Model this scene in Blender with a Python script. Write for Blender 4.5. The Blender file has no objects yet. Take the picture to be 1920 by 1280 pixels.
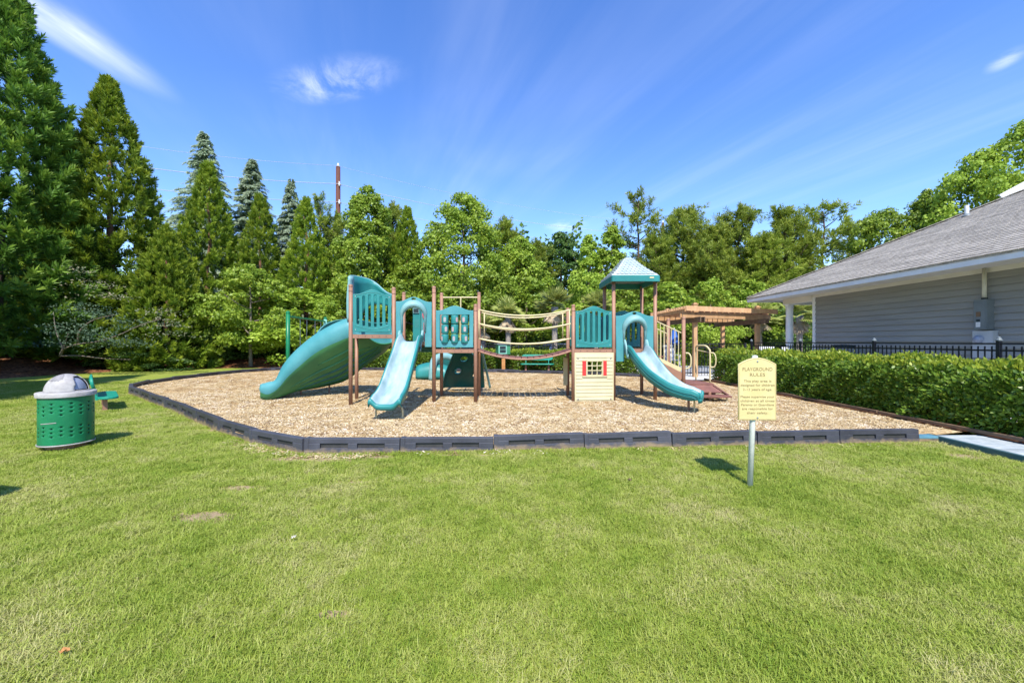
import bpy, bmesh, math, random
import numpy as np
from mathutils import Vector, Matrix
R = math.radians
sc = bpy.context.scene
col = sc.collection
rnd = random.Random(7)

# ------------------------------------------------------------------ camera
cam_d = bpy.data.cameras.new("camera"); cam = bpy.data.objects.new("camera", cam_d)
col.objects.link(cam); sc.camera = cam
cam.location = (0, 0, 1.5); cam.rotation_euler = (R(90), 0, 0)
cam_d.sensor_width = 36; cam_d.lens = 14.0625
cam_d.clip_start = 0.05; cam_d.clip_end = 3000

# ------------------------------------------------------------------ sky, sun, exposure
SUN_AZ_X, SUN_Y = 0.03, -0.76            # towards the sun, per unit of height
sun_dir = Vector((SUN_AZ_X, SUN_Y, 1.0)).normalized()
elev = math.asin(sun_dir.z)
azim = math.atan2(sun_dir.x, sun_dir.y)   # clockwise from +Y
w = bpy.data.worlds.new("World"); sc.world = w; w.use_nodes = True
nt = w.node_tree; nt.nodes.clear()
def N(t, typ, **kw):
    n = t.nodes.new(typ)
    for k, v in kw.items(): setattr(n, k, v)
    return n
out = N(nt, 'ShaderNodeOutputWorld'); bg = N(nt, 'ShaderNodeBackground')
sky = N(nt, 'ShaderNodeTexSky', sky_type='NISHITA', sun_disc=False)
sky.sun_elevation = elev; sky.sun_rotation = azim
sky.air_density = 1.0; sky.dust_density = 0.0; sky.ozone_density = 1.6; sky.altitude = 120
bg.inputs[1].default_value = 0.145
nt.links.new(bg.outputs[0], out.inputs[0])
tc = N(nt, 'ShaderNodeTexCoord')
sep = N(nt, 'ShaderNodeSeparateXYZ'); nt.links.new(tc.outputs['Generated'], sep.inputs[0])
def wm(op, a, b=None, c=None, clamp=False):
    n = N(nt, 'ShaderNodeMath', operation=op, use_clamp=clamp)
    for i, v in enumerate((a, b, c)):
        if v is None: continue
        if isinstance(v, (int, float)): n.inputs[i].default_value = v
        else: nt.links.new(v, n.inputs[i])
    return n.outputs[0]
zc = wm('MAXIMUM', sep.outputs[2], 0.03)
u_ = wm('DIVIDE', sep.outputs[0], zc); v_ = wm('DIVIDE', sep.outputs[1], zc)   # cloud layer plane
comb = N(nt, 'ShaderNodeCombineXYZ'); nt.links.new(u_, comb.inputs[0]); nt.links.new(v_, comb.inputs[1])
def cloud_noise(scale, rot, sx, sy, detail=6, rough=.6, dist=0.4, seed=0):
    m0 = N(nt, 'ShaderNodeMapping'); m0.inputs['Rotation'].default_value = (0, 0, R(rot)); nt.links.new(comb.outputs[0], m0.inputs[0])
    mp = N(nt, 'ShaderNodeMapping'); mp.inputs['Scale'].default_value = (sx, sy, 1); mp.inputs['Location'].default_value = (seed, seed*1.7, 0)
    nt.links.new(m0.outputs[0], mp.inputs[0])
    nz = N(nt, 'ShaderNodeTexNoise'); nz.inputs['Scale'].default_value = scale
    nz.inputs['Detail'].default_value = detail; nz.inputs['Roughness'].default_value = rough
    nz.inputs['Distortion'].default_value = dist
    nt.links.new(mp.outputs[0], nz.inputs['Vector']); return nz.outputs[0]
def ramp(v, a, b):
    n = N(nt, 'ShaderNodeMapRange', interpolation_type='SMOOTHSTEP')
    n.inputs[1].default_value = a; n.inputs[2].default_value = b
    nt.links.new(v, n.inputs[0]); return n.outputs[0]
def puff(u0, v0, ang, ru, rv, soft=1.0):
    """a soft patch of the cloud layer centred on (u0, v0), long axis at ang"""
    ca, sa = math.cos(R(ang)), math.sin(R(ang))
    du = wm('SUBTRACT', u_, u0); dv = wm('SUBTRACT', v_, v0)
    a = wm('ADD', wm('MULTIPLY', du, ca/ru), wm('MULTIPLY', dv, sa/ru))
    b = wm('ADD', wm('MULTIPLY', du, -sa/rv), wm('MULTIPLY', dv, ca/rv))
    d = wm('SQRT', wm('ADD', wm('MULTIPLY', a, a), wm('MULTIPLY', b, b)))
    return ramp(d, 1.0, 0.0)
wisps = wm('MULTIPLY', ramp(cloud_noise(1.0, -20, 2.6, .28, 5, .58, .35, 3), .36, .80), ramp(cloud_noise(.7, 20, 1, 1, 3, .5, .3, 9), .25, .62))
fine = cloud_noise(3.4, -25, 1.5, 1.1, 8, .66, .5, 4)
soft = cloud_noise(1.6, 3, 3.0, .9, 6, .55, .5, 5)
# u = X/Z, v = Y/Z as seen from the ground
p1 = wm('MULTIPLY', puff(-1.43, 1.22, 87, 0.50, 0.15), ramp(soft, .25, .95))
p2 = wm('MULTIPLY', puff(-0.69, 1.54, -17, 0.36, 0.15), ramp(fine, .36, .88))
p3 = wm('MULTIPLY', puff(0.465, 3.49, 0, 0.24, 0.3), ramp(fine, .35, .75))
p4 = wm('MULTIPLY', puff(1.76, 1.42, 60, 0.10, 0.06), ramp(fine, .30, .65))
haze_v = ramp(sep.outputs[2], .42, .0)
tot = wm('ADD', wm('MULTIPLY', wisps, .085), wm('ADD', wm('MULTIPLY', p1, 1.0), wm('ADD', wm('MULTIPLY', p2, .75), wm('ADD', wm('MULTIPLY', p3, .35), wm('MULTIPLY', p4, .3)))), clamp=True)
hsv = N(nt, 'ShaderNodeHueSaturation'); hsv.inputs['Hue'].default_value = .514; hsv.inputs['Saturation'].default_value = 1.27; hsv.inputs['Value'].default_value = 1.34
nt.links.new(sky.outputs[0], hsv.inputs['Color'])
skym = N(nt, 'ShaderNodeMix', data_type='RGBA', blend_type='MIX')
nt.links.new(tot, skym.inputs[0]); nt.links.new(hsv.outputs[0], skym.inputs[6]); skym.inputs[7].default_value = (7.5, 7.7, 8.1, 1)
nt.links.new(skym.outputs[2], bg.inputs[0])

sun_d = bpy.data.lights.new("sun", 'SUN'); sun = bpy.data.objects.new("sun", sun_d); col.objects.link(sun)
sun_d.energy = 4.4; sun_d.angle = R(0.53); sun_d.color = (1.0, .95, .86)
sun.rotation_euler = sun_dir.to_track_quat('Z', 'Y').to_euler(); sun.location = (-5, -20, 30)
vs = sc.view_settings; vs.view_transform = 'Standard'; vs.look = 'None'; vs.exposure = 0.7; vs.gamma = 1; vs.use_curve_mapping = False
sc.render.engine = 'CYCLES'
sc.cycles.max_bounces = 8; sc.cycles.transparent_max_bounces = 8

# ------------------------------------------------------------------ helpers
F = 750.0
def W(px, py, Y):
    """world point at depth Y read off the photograph's grid (lens 750 px, eye 1.5 m)"""
    return Vector(((px-960)/F*Y, Y, 1.5-(py-640)/F*Y))
def tag(o, label=None, cat=None, group=None, kind=None):
    if label: o['label'] = label
    if cat: o['category'] = cat
    if group: o['group'] = group
    if kind: o['kind'] = kind
    return o
def thing(name, label, cat, loc=(0, 0, 0), rz=0, group=None):
    o = bpy.data.objects.new(name, None); col.objects.link(o); o.empty_display_size = .2
    o.location = loc; o.rotation_euler = (0, 0, rz)
    return tag(o, label, cat, group)
def root_of(o):
    while o.parent: o = o.parent
    return o
def link_mesh(name, me, parent=None, loc=None, rot=None, scale=None):
    o = bpy.data.objects.new(name, me); col.objects.link(o)
    if parent: o.parent = parent
    if loc is not None: o.location = loc
    if rot is not None: o.rotation_euler = rot
    if scale is not None: o.scale = scale
    return o
def copy_tree(o, parent=None):
    c = o.copy(); col.objects.link(c); c.parent = parent
    for ch in list(o.children): copy_tree(ch, c)
    return c
class MB:
    def __init__(s): s.v = []; s.f = []; s.m = []
    def add(s, vs, fs, mi=0):
        n = len(s.v); s.v += [tuple(x) for x in vs]; s.f += [tuple(i+n for i in f) for f in fs]; s.m += [mi]*len(fs); return s
    def box(s, c, d, rz=0, rot=None, mi=0):
        M = rot if rot is not None else Matrix.Rotation(rz, 3, 'Z'); c = Vector(c); vs = []
        for z in (-1, 1):
            for x, y in ((-1, -1), (1, -1), (1, 1), (-1, 1)):
                vs.append(c + M @ Vector((x*d[0]/2, y*d[1]/2, z*d[2]/2)))
        return s.add(vs, [(3, 2, 1, 0), (4, 5, 6, 7), (0, 1, 5, 4), (1, 2, 6, 5), (2, 3, 7, 6), (3, 0, 4, 7)], mi)
    def bar(s, p, q, wd, h, up=(0, 0, 1), mi=0):
        p, q = Vector(p), Vector(q); d = (q-p); L = d.length; d.normalize(); up = Vector(up)
        sd = d.cross(up)
        if sd.length < 1e-4: sd = d.cross(Vector((0, 1, 0)))
        sd.normalize(); u = sd.cross(d)
        M = Matrix((d, sd, u)).transposed()
        return s.box((p+q)/2, (L, wd, h), rot=M, mi=mi)
    def tube(s, pts, r, n=8, cap=True, mi=0):
        pts = [Vector(p) for p in pts]; m = len(pts)
        rs = r if isinstance(r, (list, tuple)) else [r]*m
        vs = []; prev = None
        for i, p in enumerate(pts):
            d = (pts[min(i+1, m-1)]-pts[max(i-1, 0)]).normalized()
            if prev is None:
                a = Vector((0, 0, 1)) if abs(d.z) < .9 else Vector((1, 0, 0))
                x = d.cross(a).normalized()
            else:
                x = prev-d*prev.dot(d); x.normalize()
            prev = x; y = d.cross(x)
            for k in range(n):
                t = 2*math.pi*k/n; vs.append(p+(x*math.cos(t)+y*math.sin(t))*rs[i])
        fs = [(i*n+k, i*n+(k+1) % n, (i+1)*n+(k+1) % n, (i+1)*n+k) for i in range(m-1) for k in range(n)]
        if cap: fs += [tuple(range(n-1, -1, -1)), tuple((m-1)*n+k for k in range(n))]
        return s.add(vs, fs, mi)
    def lathe(s, prof, c=(0, 0, 0), n=24, mi=0, a0=0, a1=2*math.pi):
        c = Vector(c); full = abs(a1-a0-2*math.pi) < 1e-6; k = n if full else n+1
        vs = [c+Vector((r*math.cos(a0+(a1-a0)*j/n), r*math.sin(a0+(a1-a0)*j/n), z)) for r, z in prof for j in range(k)]
        fs = [(i*k+j, i*k+(j+1) % k, (i+1)*k+(j+1) % k, (i+1)*k+j) for i in range(len(prof)-1) for j in range(n)]
        return s.add(vs, fs, mi)
    def prism(s, poly, z0, z1, mi=0):
        n = len(poly); vs = [(x, y, z0) for x, y in poly]+[(x, y, z1) for x, y in poly]
        fs = [tuple(range(n-1, -1, -1)), tuple(range(n, 2*n))]+[(i, (i+1) % n, n+(i+1) % n, n+i) for i in range(n)]
        return s.add(vs, fs, mi)
    def grid(s, rows, mi=0, closed=False, mifn=None):
        m = len(rows); n = len(rows[0]); vs = [p for r in rows for p in r]
        b = len(s.v); s.v += [tuple(x) for x in vs]
        for i in range(m-1):
            for j in range(n if closed else n-1):
                s.f.append(tuple(b+q for q in (i*n+j, i*n+(j+1) % n, (i+1)*n+(j+1) % n, (i+1)*n+j)))
                s.m.append(mifn(i, j) if mifn else mi)
        return s
    def mesh(s, name, mats, off=Vector((0, 0, 0)), smooth=False):
        me = bpy.data.meshes.new(name)
        me.from_pydata([(x-off.x, y-off.y, z-off.z) for x, y, z in s.v], [], s.f); me.validate()
        for m in (mats if isinstance(mats, (list, tuple)) else [mats]): me.materials.append(m)
        if len(me.polygons) == len(s.m): me.polygons.foreach_set('material_index', s.m)
        if smooth: me.polygons.foreach_set('use_smooth', [True]*len(me.polygons))
        me.update(); return me
    def build(s, name, mats, parent=None, world=True, smooth=False, bevel=0, solid=0, solid_off=-1, label=None, cat=None, group=None, kind=None):
        if parent is not None:
            off = Vector(root_of(parent).location) if world else Vector((0, 0, 0)); loc = None
        else:
            a = np.array(s.v); off = Vector(((a[:, 0].min()+a[:, 0].max())/2, (a[:, 1].min()+a[:, 1].max())/2, a[:, 2].min())); loc = off
        o = link_mesh(name, s.mesh(name, mats, off, smooth), parent, loc)
        if solid: md = o.modifiers.new('solid', 'SOLIDIFY'); md.thickness = solid; md.offset = solid_off
        if bevel:
            md = o.modifiers.new('bevel', 'BEVEL'); md.width = bevel; md.segments = 2; md.limit_method = 'ANGLE'; md.angle_limit = R(40)
            md.harden_normals = False
        tag(o, label, cat, group, kind); return o
def smooth_pts(pts, n):
    """Catmull-Rom through pts, n samples"""
    P = [Vector(p) for p in pts]; P = [P[0]*2-P[1]]+P+[P[-1]*2-P[-2]]; m = len(P)-3; o = []
    for i in range(n):
        t = i/(n-1)*m; k = min(int(t), m-1); t -= k; a, b, c, d = P[k:k+4]
        o.append(.5*((2*b)+(c-a)*t+(2*a-5*b+4*c-d)*t*t+(3*b-a-3*c+d)*t**3))
    return o
def plate_mesh(name, outline, holes, th, bev, mat):
    """flat panel with cut-outs: x right, y up in the outline; result stands in the XZ plane, centred in depth"""
    cu = bpy.data.curves.new(name, 'CURVE'); cu.dimensions = '2D'; cu.fill_mode = 'BOTH'
    cu.extrude = th/2-bev; cu.bevel_depth = bev; cu.bevel_resolution = 1; cu.offset = -bev
    for poly in [outline]+list(holes):
        sp = cu.splines.new('POLY'); sp.points.add(len(poly)-1)
        for q, (x, y) in zip(sp.points, poly): q.co = (x, y, 0, 1)
        sp.use_cyclic_u = True
    ob = bpy.data.objects.new('tmp', cu); me = bpy.data.meshes.new_from_object(ob)
    bpy.data.objects.remove(ob); bpy.data.curves.remove(cu)
    me.name = name; me.transform(Matrix.Rotation(R(90), 4, 'X'))
    me.materials.clear(); me.materials.append(mat); return me
def text_mesh(s, size, th, mat, bold=0.0, space=1.0):
    cu = bpy.data.curves.new('lettering', 'FONT'); cu.body = s; cu.size = size; cu.extrude = th; cu.align_x = 'CENTER'; cu.offset = bold
    cu.space_character = space; cu.resolution_u = 3
    ob = bpy.data.objects.new('tmp', cu); me = bpy.data.meshes.new_from_object(ob)
    bpy.data.objects.remove(ob); bpy.data.curves.remove(cu)
    me.name = 'lettering'; me.transform(Matrix.Rotation(R(90), 4, 'X')); me.materials.clear(); me.materials.append(mat); return me
def slot(cx, y0, y1, wd, n=5):
    r = wd/2; p = []
    for k in range(n+1): a = math.pi*k/n; p.append((cx+r*math.cos(a), y1-r+r*math.sin(a)))
    for k in range(n+1): a = math.pi+math.pi*k/n; p.append((cx+r*math.cos(a), y0+r+r*math.sin(a)))
    return p
def frame_at(p, q):
    """matrix: local x along p->q (horizontal), z up, origin at p"""
    p, q = Vector(p), Vector(q); d = (q-p); a = math.atan2(d.y, d.x); return a

# ------------------------------------------------------------------ materials
def mat(name, c1, c2=None, rough=.6, scale=6, bump=.1, bscale=60, spec=.4, detail=4, obj_var=0, stretch=None, c3=None, metallic=0, coord='Object', fac=(.35, .65), soil=None):
    m = bpy.data.materials.new(name); m.use_nodes = True; t = m.node_tree; b = t.nodes['Principled BSDF']
    b.inputs['Roughness'].default_value = rough; b.inputs['Specular IOR Level'].default_value = spec; b.inputs['Metallic'].default_value = metallic
    tc = N(t, 'ShaderNodeTexCoord'); mp = N(t, 'ShaderNodeMapping'); t.links.new(tc.outputs[coord], mp.inputs[0])
    if stretch: mp.inputs['Scale'].default_value = stretch
    if obj_var:
        oi = N(t, 'ShaderNodeObjectInfo'); mu = N(t, 'ShaderNodeVectorMath', operation='SCALE'); cb = N(t, 'ShaderNodeCombineXYZ')
        for i in range(3): t.links.new(oi.outputs['Random'], cb.inputs[i])
        t.links.new(cb.outputs[0], mu.inputs[0]); mu.inputs['Scale'].default_value = 37
        t.links.new(mu.outputs[0], mp.inputs['Location'])
    nz = N(t, 'ShaderNodeTexNoise'); nz.inputs['Scale'].default_value = scale; nz.inputs['Detail'].default_value = detail; nz.inputs['Roughness'].default_value = .6
    t.links.new(mp.outputs[0], nz.inputs['Vector'])
    c2 = c2 or tuple(x*.8 for x in c1)
    rp = N(t, 'ShaderNodeValToRGB'); rp.color_ramp.elements[0].position = fac[0]; rp.color_ramp.elements[1].position = fac[1]
    rp.color_ramp.elements[0].color = (*c2, 1); rp.color_ramp.elements[1].color = (*c1, 1)
    if c3: e = rp.color_ramp.elements.new(.9); e.color = (*c3, 1)
    t.links.new(nz.outputs[0], rp.inputs[0]); cout = rp.outputs[0]
    if obj_var:
        hs = N(t, 'ShaderNodeHueSaturation'); mr = N(t, 'ShaderNodeMapRange'); mr.inputs[3].default_value = 1-obj_var; mr.inputs[4].default_value = 1+obj_var
        t.links.new(oi.outputs['Random'], mr.inputs[0]); t.links.new(mr.outputs[0], hs.inputs['Value']); t.links.new(cout, hs.inputs['Color']); cout = hs.outputs[0]
    if soil:        # splashed soil near the foot of the thing: (height, colour)
        sx = N(t, 'ShaderNodeSeparateXYZ'); t.links.new(tc.outputs['Object'], sx.inputs[0]); ns = N(t, 'ShaderNodeTexNoise'); ns.inputs['Scale'].default_value = 9; ns.inputs['Detail'].default_value = 5
        t.links.new(mp.outputs[0], ns.inputs['Vector']); ma = N(t, 'ShaderNodeMath', operation='MULTIPLY_ADD'); t.links.new(ns.outputs[0], ma.inputs[0]); ma.inputs[1].default_value = -soil[0]*2.6; t.links.new(sx.outputs[2], ma.inputs[2])
        mr2 = N(t, 'ShaderNodeMapRange'); mr2.inputs[1].default_value = -soil[0]*.1; mr2.inputs[2].default_value = -soil[0]*1.1; t.links.new(ma.outputs[0], mr2.inputs[0])
        mxs = N(t, 'ShaderNodeMix', data_type='RGBA'); t.links.new(mr2.outputs[0], mxs.inputs[0]); t.links.new(cout, mxs.inputs[6]); mxs.inputs[7].default_value = (*soil[1], 1); cout = mxs.outputs[2]
    t.links.new(cout, b.inputs['Base Color'])
    if bump:
        n2 = N(t, 'ShaderNodeTexNoise'); n2.inputs['Scale'].default_value = bscale; n2.inputs['Detail'].default_value = 3
        t.links.new(mp.outputs[0], n2.inputs['Vector']); bp = N(t, 'ShaderNodeBump'); bp.inputs['Strength'].default_value = bump; bp.inputs['Distance'].default_value = .02
        t.links.new(n2.outputs[0], bp.inputs['Height']); t.links.new(bp.outputs[0], b.inputs['Normal'])
    return m
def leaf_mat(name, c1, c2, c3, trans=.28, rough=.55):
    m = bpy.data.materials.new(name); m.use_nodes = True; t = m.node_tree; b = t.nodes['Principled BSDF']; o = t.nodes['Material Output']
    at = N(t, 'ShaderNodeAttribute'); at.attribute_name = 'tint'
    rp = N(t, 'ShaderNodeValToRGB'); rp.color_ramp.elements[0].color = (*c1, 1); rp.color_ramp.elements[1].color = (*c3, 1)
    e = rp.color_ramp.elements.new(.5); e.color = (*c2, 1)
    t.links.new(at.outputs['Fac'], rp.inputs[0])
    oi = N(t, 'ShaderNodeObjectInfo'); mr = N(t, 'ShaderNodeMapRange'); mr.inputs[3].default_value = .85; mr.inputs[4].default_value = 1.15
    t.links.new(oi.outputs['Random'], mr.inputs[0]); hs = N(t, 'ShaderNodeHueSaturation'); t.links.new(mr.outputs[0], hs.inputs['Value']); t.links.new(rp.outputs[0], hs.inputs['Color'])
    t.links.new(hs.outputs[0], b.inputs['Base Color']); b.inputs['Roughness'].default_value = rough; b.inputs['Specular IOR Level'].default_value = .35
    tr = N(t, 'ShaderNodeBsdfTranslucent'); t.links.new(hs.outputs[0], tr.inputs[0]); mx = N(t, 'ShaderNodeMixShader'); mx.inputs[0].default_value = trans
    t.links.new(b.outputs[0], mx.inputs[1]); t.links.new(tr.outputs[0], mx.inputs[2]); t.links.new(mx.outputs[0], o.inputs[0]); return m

M = {}
M['teal'] = mat('teal_plastic', (.028, .235, .225), (.02, .18, .175), rough=.42, scale=1.6, bump=.04)
M['teal_pale'] = mat('faded_teal_plastic', (.25, .42, .42), (.13, .32, .325), rough=.5, scale=2.5, bump=.04, fac=(.3, .7))
M['teal_bed'] = mat('sun_bleached_slide_bed', (.38, .48, .49), (.21, .33, .35), rough=.45, scale=4.5, bump=.03, detail=8, stretch=(1.6, .5, .5))
M['teal_blue'] = mat('faded_blue_teal_plastic', (.08, .29, .315), (.05, .24, .26), rough=.5, scale=2, bump=.04)
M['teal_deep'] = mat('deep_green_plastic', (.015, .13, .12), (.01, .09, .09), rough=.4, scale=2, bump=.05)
M['slide_green'] = mat('green_slide_underside', (.06, .24, .09), (.035, .17, .075), rough=.5, scale=1.2, bump=.05)
M['brown'] = mat('brown_coated_steel', (.34, .18, .115), (.27, .14, .09), rough=.5, scale=3, bump=.03)
M['brown_deck'] = mat('brown_vinyl_deck', (.23, .10, .075), (.16, .07, .055), rough=.65, scale=4, bump=.1)
M['cream'] = mat('cream_coated_steel', (.62, .53, .29), (.55, .46, .25), rough=.45, scale=3, bump=.02)
M['cream_panel'] = mat('cream_plastic_panel', (.60, .54, .33), (.53, .47, .28), rough=.5, scale=2.5, bump=.03)
M['red'] = mat('red_plastic', (.62, .045, .04), (.5, .03, .03), rough=.4, scale=4, bump=.02)
M['pink'] = mat('faded_red_pink_plastic', (.75, .16, .20), (.62, .09, .13), rough=.4, scale=6, bump=.02)
M['pink_spot'] = mat('faded_pink_print', (.50, .30, .30), (.28, .38, .38), rough=.5, scale=9, bump=.02)
M['dark'] = mat('dark_opening', (.015, .03, .035), rough=.7, bump=0)
M['black_metal'] = mat('black_powder_coat', (.012, .014, .02), (.02, .022, .03), rough=.4, bump=.02)
M['border'] = mat('dark_grey_recycled_plastic', (.062, .064, .080), (.042, .043, .055), rough=.5, scale=3, bump=.08, obj_var=.22, c3=(.10, .09, .08), soil=(.07, (.26, .19, .115)))
M['border_in'] = mat('slot_recess_plastic', (.05, .048, .045), (.03, .03, .03), rough=.7, bump=.05)
M['wood'] = mat('weathered_pergola_timber', (.58, .35, .18), (.42, .24, .115), rough=.75, scale=5, bump=.2, bscale=30, obj_var=.15, stretch=(1, 1, .3))
M['wood_dark'] = mat('weathered_dark_timber', (.19, .12, .07), (.12, .08, .05), rough=.8, scale=6, bump=.25, bscale=30, obj_var=.12)
M['wood_orange'] = mat('orange_cedar_post', (.55, .27, .09), (.42, .19, .06), rough=.7, scale=5, bump=.15)
M['white'] = mat('white_painted_trim', (.78, .79, .80), (.70, .71, .73), rough=.5, scale=3, bump=.04)
M['soffit'] = mat('painted_soffit', (.72, .70, .62), (.66, .64, .56), rough=.6, scale=3, bump=.04)
M['siding'] = mat('grey_lap_siding', (.285, .285, .27), (.25, .25, .24), rough=.6, scale=2, bump=.15, bscale=25, obj_var=.04, stretch=(4, .5, 4))
M['shingle'] = mat('grey_asphalt_shingle', (.44, .40, .34), (.26, .235, .20), rough=.9, scale=9, bump=.5, bscale=110, obj_var=.16)
M['green_metal'] = mat('green_painted_metal', (.009, .20, .078), (.007, .155, .062), rough=.38, scale=4, bump=.03)
M['green_bench'] = mat('green_coated_bench', (.015, .30, .20), (.01, .23, .15), rough=.4, scale=4, bump=.05)
M['lid'] = mat('weathered_grey_lid', (.44, .42, .40), (.30, .28, .27), rough=.6, scale=7, bump=.08, c3=(.62, .60, .57))
M['lid_worn'] = mat('bare_worn_metal', (.30, .28, .28), (.18, .17, .17), rough=.5, scale=14, bump=.15)
M['galv'] = mat('grey_flap_metal', (.34, .37, .46), (.26, .29, .37), rough=.45, scale=4, bump=.03, metallic=.2)
M['sign'] = mat('pale_yellow_sign_panel', (.64, .54, .26), (.57, .47, .21), rough=.5, scale=5, bump=.03, obj_var=0)
M['sign_edge'] = mat('sign_border_line', (.45, .36, .18), rough=.6, bump=0)
M['sign_text'] = mat('engraved_brown_lettering', (.20, .14, .06), (.28, .21, .09), rough=.7, scale=60, bump=0)
M['sign_post'] = mat('grey_green_painted_post', (.60, .61, .54), (.50, .52, .45), rough=.5, scale=9, bump=.05)
M['ramp'] = mat('pale_blue_weathered_boards', (.42, .45, .45), (.28, .33, .345), rough=.7, scale=7, bump=.15, obj_var=.16, c3=(.5, .53, .53))
M['ramp_edge'] = mat('faded_teal_ramp_edge', (.035, .10, .12), (.08, .13, .12), rough=.6, scale=5, bump=.08)
M['ramp_blue'] = mat('faded_light_blue_curb', (.10, .25, .32), (.07, .18, .24), rough=.6, scale=5, bump=.08)
M['steel'] = mat('galvanised_steel', (.45, .46, .47), (.36, .37, .38), rough=.35, scale=8, bump=.02, metallic=.8)
M['box_grey'] = mat('grey_electrical_enclosure', (.17, .195, .205), (.14, .165, .175), rough=.45, scale=4, bump=.02)
M['box_pale'] = mat('pale_grey_meter_box', (.44, .46, .48), (.40, .42, .44), rough=.5, scale=4, bump=.02)
M['conduit'] = mat('cream_conduit', (.58, .55, .44), (.52, .49, .39), rough=.5, bump=.02)
M['pole_wood'] = mat('brown_utility_pole', (.13, .045, .028), (.08, .03, .02), rough=.8, scale=3, bump=.2, stretch=(4, 4, .4))
M['bark'] = mat('brown_bark', (.15, .105, .07), (.08, .055, .04), rough=.9, scale=5, bump=.5, bscale=20, stretch=(2, 2, .5))
M['bark_pale'] = mat('pale_grey_bark', (.24, .20, .16), (.14, .12, .095), rough=.9, scale=7, bump=.4, bscale=25)
M['bark_red'] = mat('reddish_bark', (.24, .12, .07), (.15, .075, .045), rough=.9, scale=5, bump=.4, bscale=20)
M['palm_trunk'] = mat('grey_palm_trunk', (.36, .31, .26), (.22, .19, .16), rough=.9, scale=8, bump=.5, bscale=18, stretch=(1, 1, 3))
M['blue_cloth'] = mat('blue_umbrella_cloth', (.05, .16, .55), (.04, .12, .42), rough=.8, bump=.05)
M['white_plastic'] = mat('white_plastic', (.75, .76, .78), rough=.4, bump=0)
M['wire'] = mat('bright_power_cable', (.55, .56, .58), rough=.4, bump=0)
M['green_box'] = mat('green_painted_wood', (.05, .26, .13), (.035, .2, .1), rough=.6, scale=5, bump=.1)
M['green_trim'] = mat('pale_green_trim', (.22, .50, .40), rough=.6, bump=.05)
M['canopy_top'] = mat('sun_bleached_canopy', (.46, .51, .52), (.36, .44, .46), rough=.5, scale=4, bump=.03)
# ------------------------------------------------------------------ ground
MZ = 0.08                                   # mulch surface height
# outline of the play area (outer line of the border timbers), metres
BORDER = [(6.05, 5.97), (-1.69, 5.42), (-2.82, 5.36), (-4.25, 6.2), (-6.02, 7.6), (-7.38, 8.75), (-8.75, 9.75), (-9.97, 10.75), (-11.0, 11.5),
          (-11.75, 12.35), (-12.2, 13.3), (-12.45, 14.5), (-12.6, 16.9), (-12.3, 18.9), (-11.4, 20.3), (-9.6, 20.35), (-6, 19.7), (-1.5, 18.7), (2.6, 17.5), (4.8, 16.3), (6.2, 15.4)]
def inside(x, y, poly):
    c = False; n = len(poly); j = n-1
    for i in range(n):
        (xi, yi), (xj, yj) = poly[i], poly[j]
        if (yi > y) != (yj > y) and x < (xj-xi)*(y-yi)/(yj-yi)+xi: c = not c
        j = i
    return c
def np_inside(X, Y, poly):
    c = np.zeros(len(X), bool); n = len(poly); j = n-1
    for i in range(n):
        (xi, yi), (xj, yj) = poly[i], poly[j]
        cond = ((yi > Y) != (yj > Y)) & (X < (xj-xi)*(Y-yi)/((yj-yi) if yj != yi else 1e-9)+xi)
        c ^= cond; j = i
    return c
PLAY = BORDER+[(7.0, 14.2), (7.15, 6.3)]
INNER = [(x+(-1.5-x)*.022, y+(11.5-y)*.036) for x, y in PLAY]
# pine straw bed behind and to the left of the lawn
BED_EDGE = [(-60, 9), (-26, 13.2), (-20.3, 15.6), (-20.1, 18.6), (-18.9, 21.0), (-16.0, 22.2), (-12.5, 22.4), (-9.5, 21.6), (-5, 20.9), (0, 19.9), (4.8, 18.0), (5.6, 17.6)]
def edge_dist(x, y):
    best = 1e9
    for a, b in zip(BED_EDGE, BED_EDGE[1:]):
        ax, ay = a; bx, by = b; t = max(0, min(1, ((x-ax)*(bx-ax)+(y-ay)*(by-ay))/((bx-ax)**2+(by-ay)**2)))
        best = min(best, math.hypot(x-ax-t*(bx-ax), y-ay-t*(by-ay)))
    return best
BEDPOLY = BED_EDGE+[(5.6, 60), (-60, 60)]
def bed_z(x, y):
    """ground height: flat lawn, low berm under the trees on the left and at the back"""
    if not inside(x, y, BEDPOLY): return 0.0
    d = edge_dist(x, y); k = max(0.0, min(1.0, (-x-6)/8)); h = .25+.65*k
    t = min(1, d/6.0); return h*t*t*(3-2*t)

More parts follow.
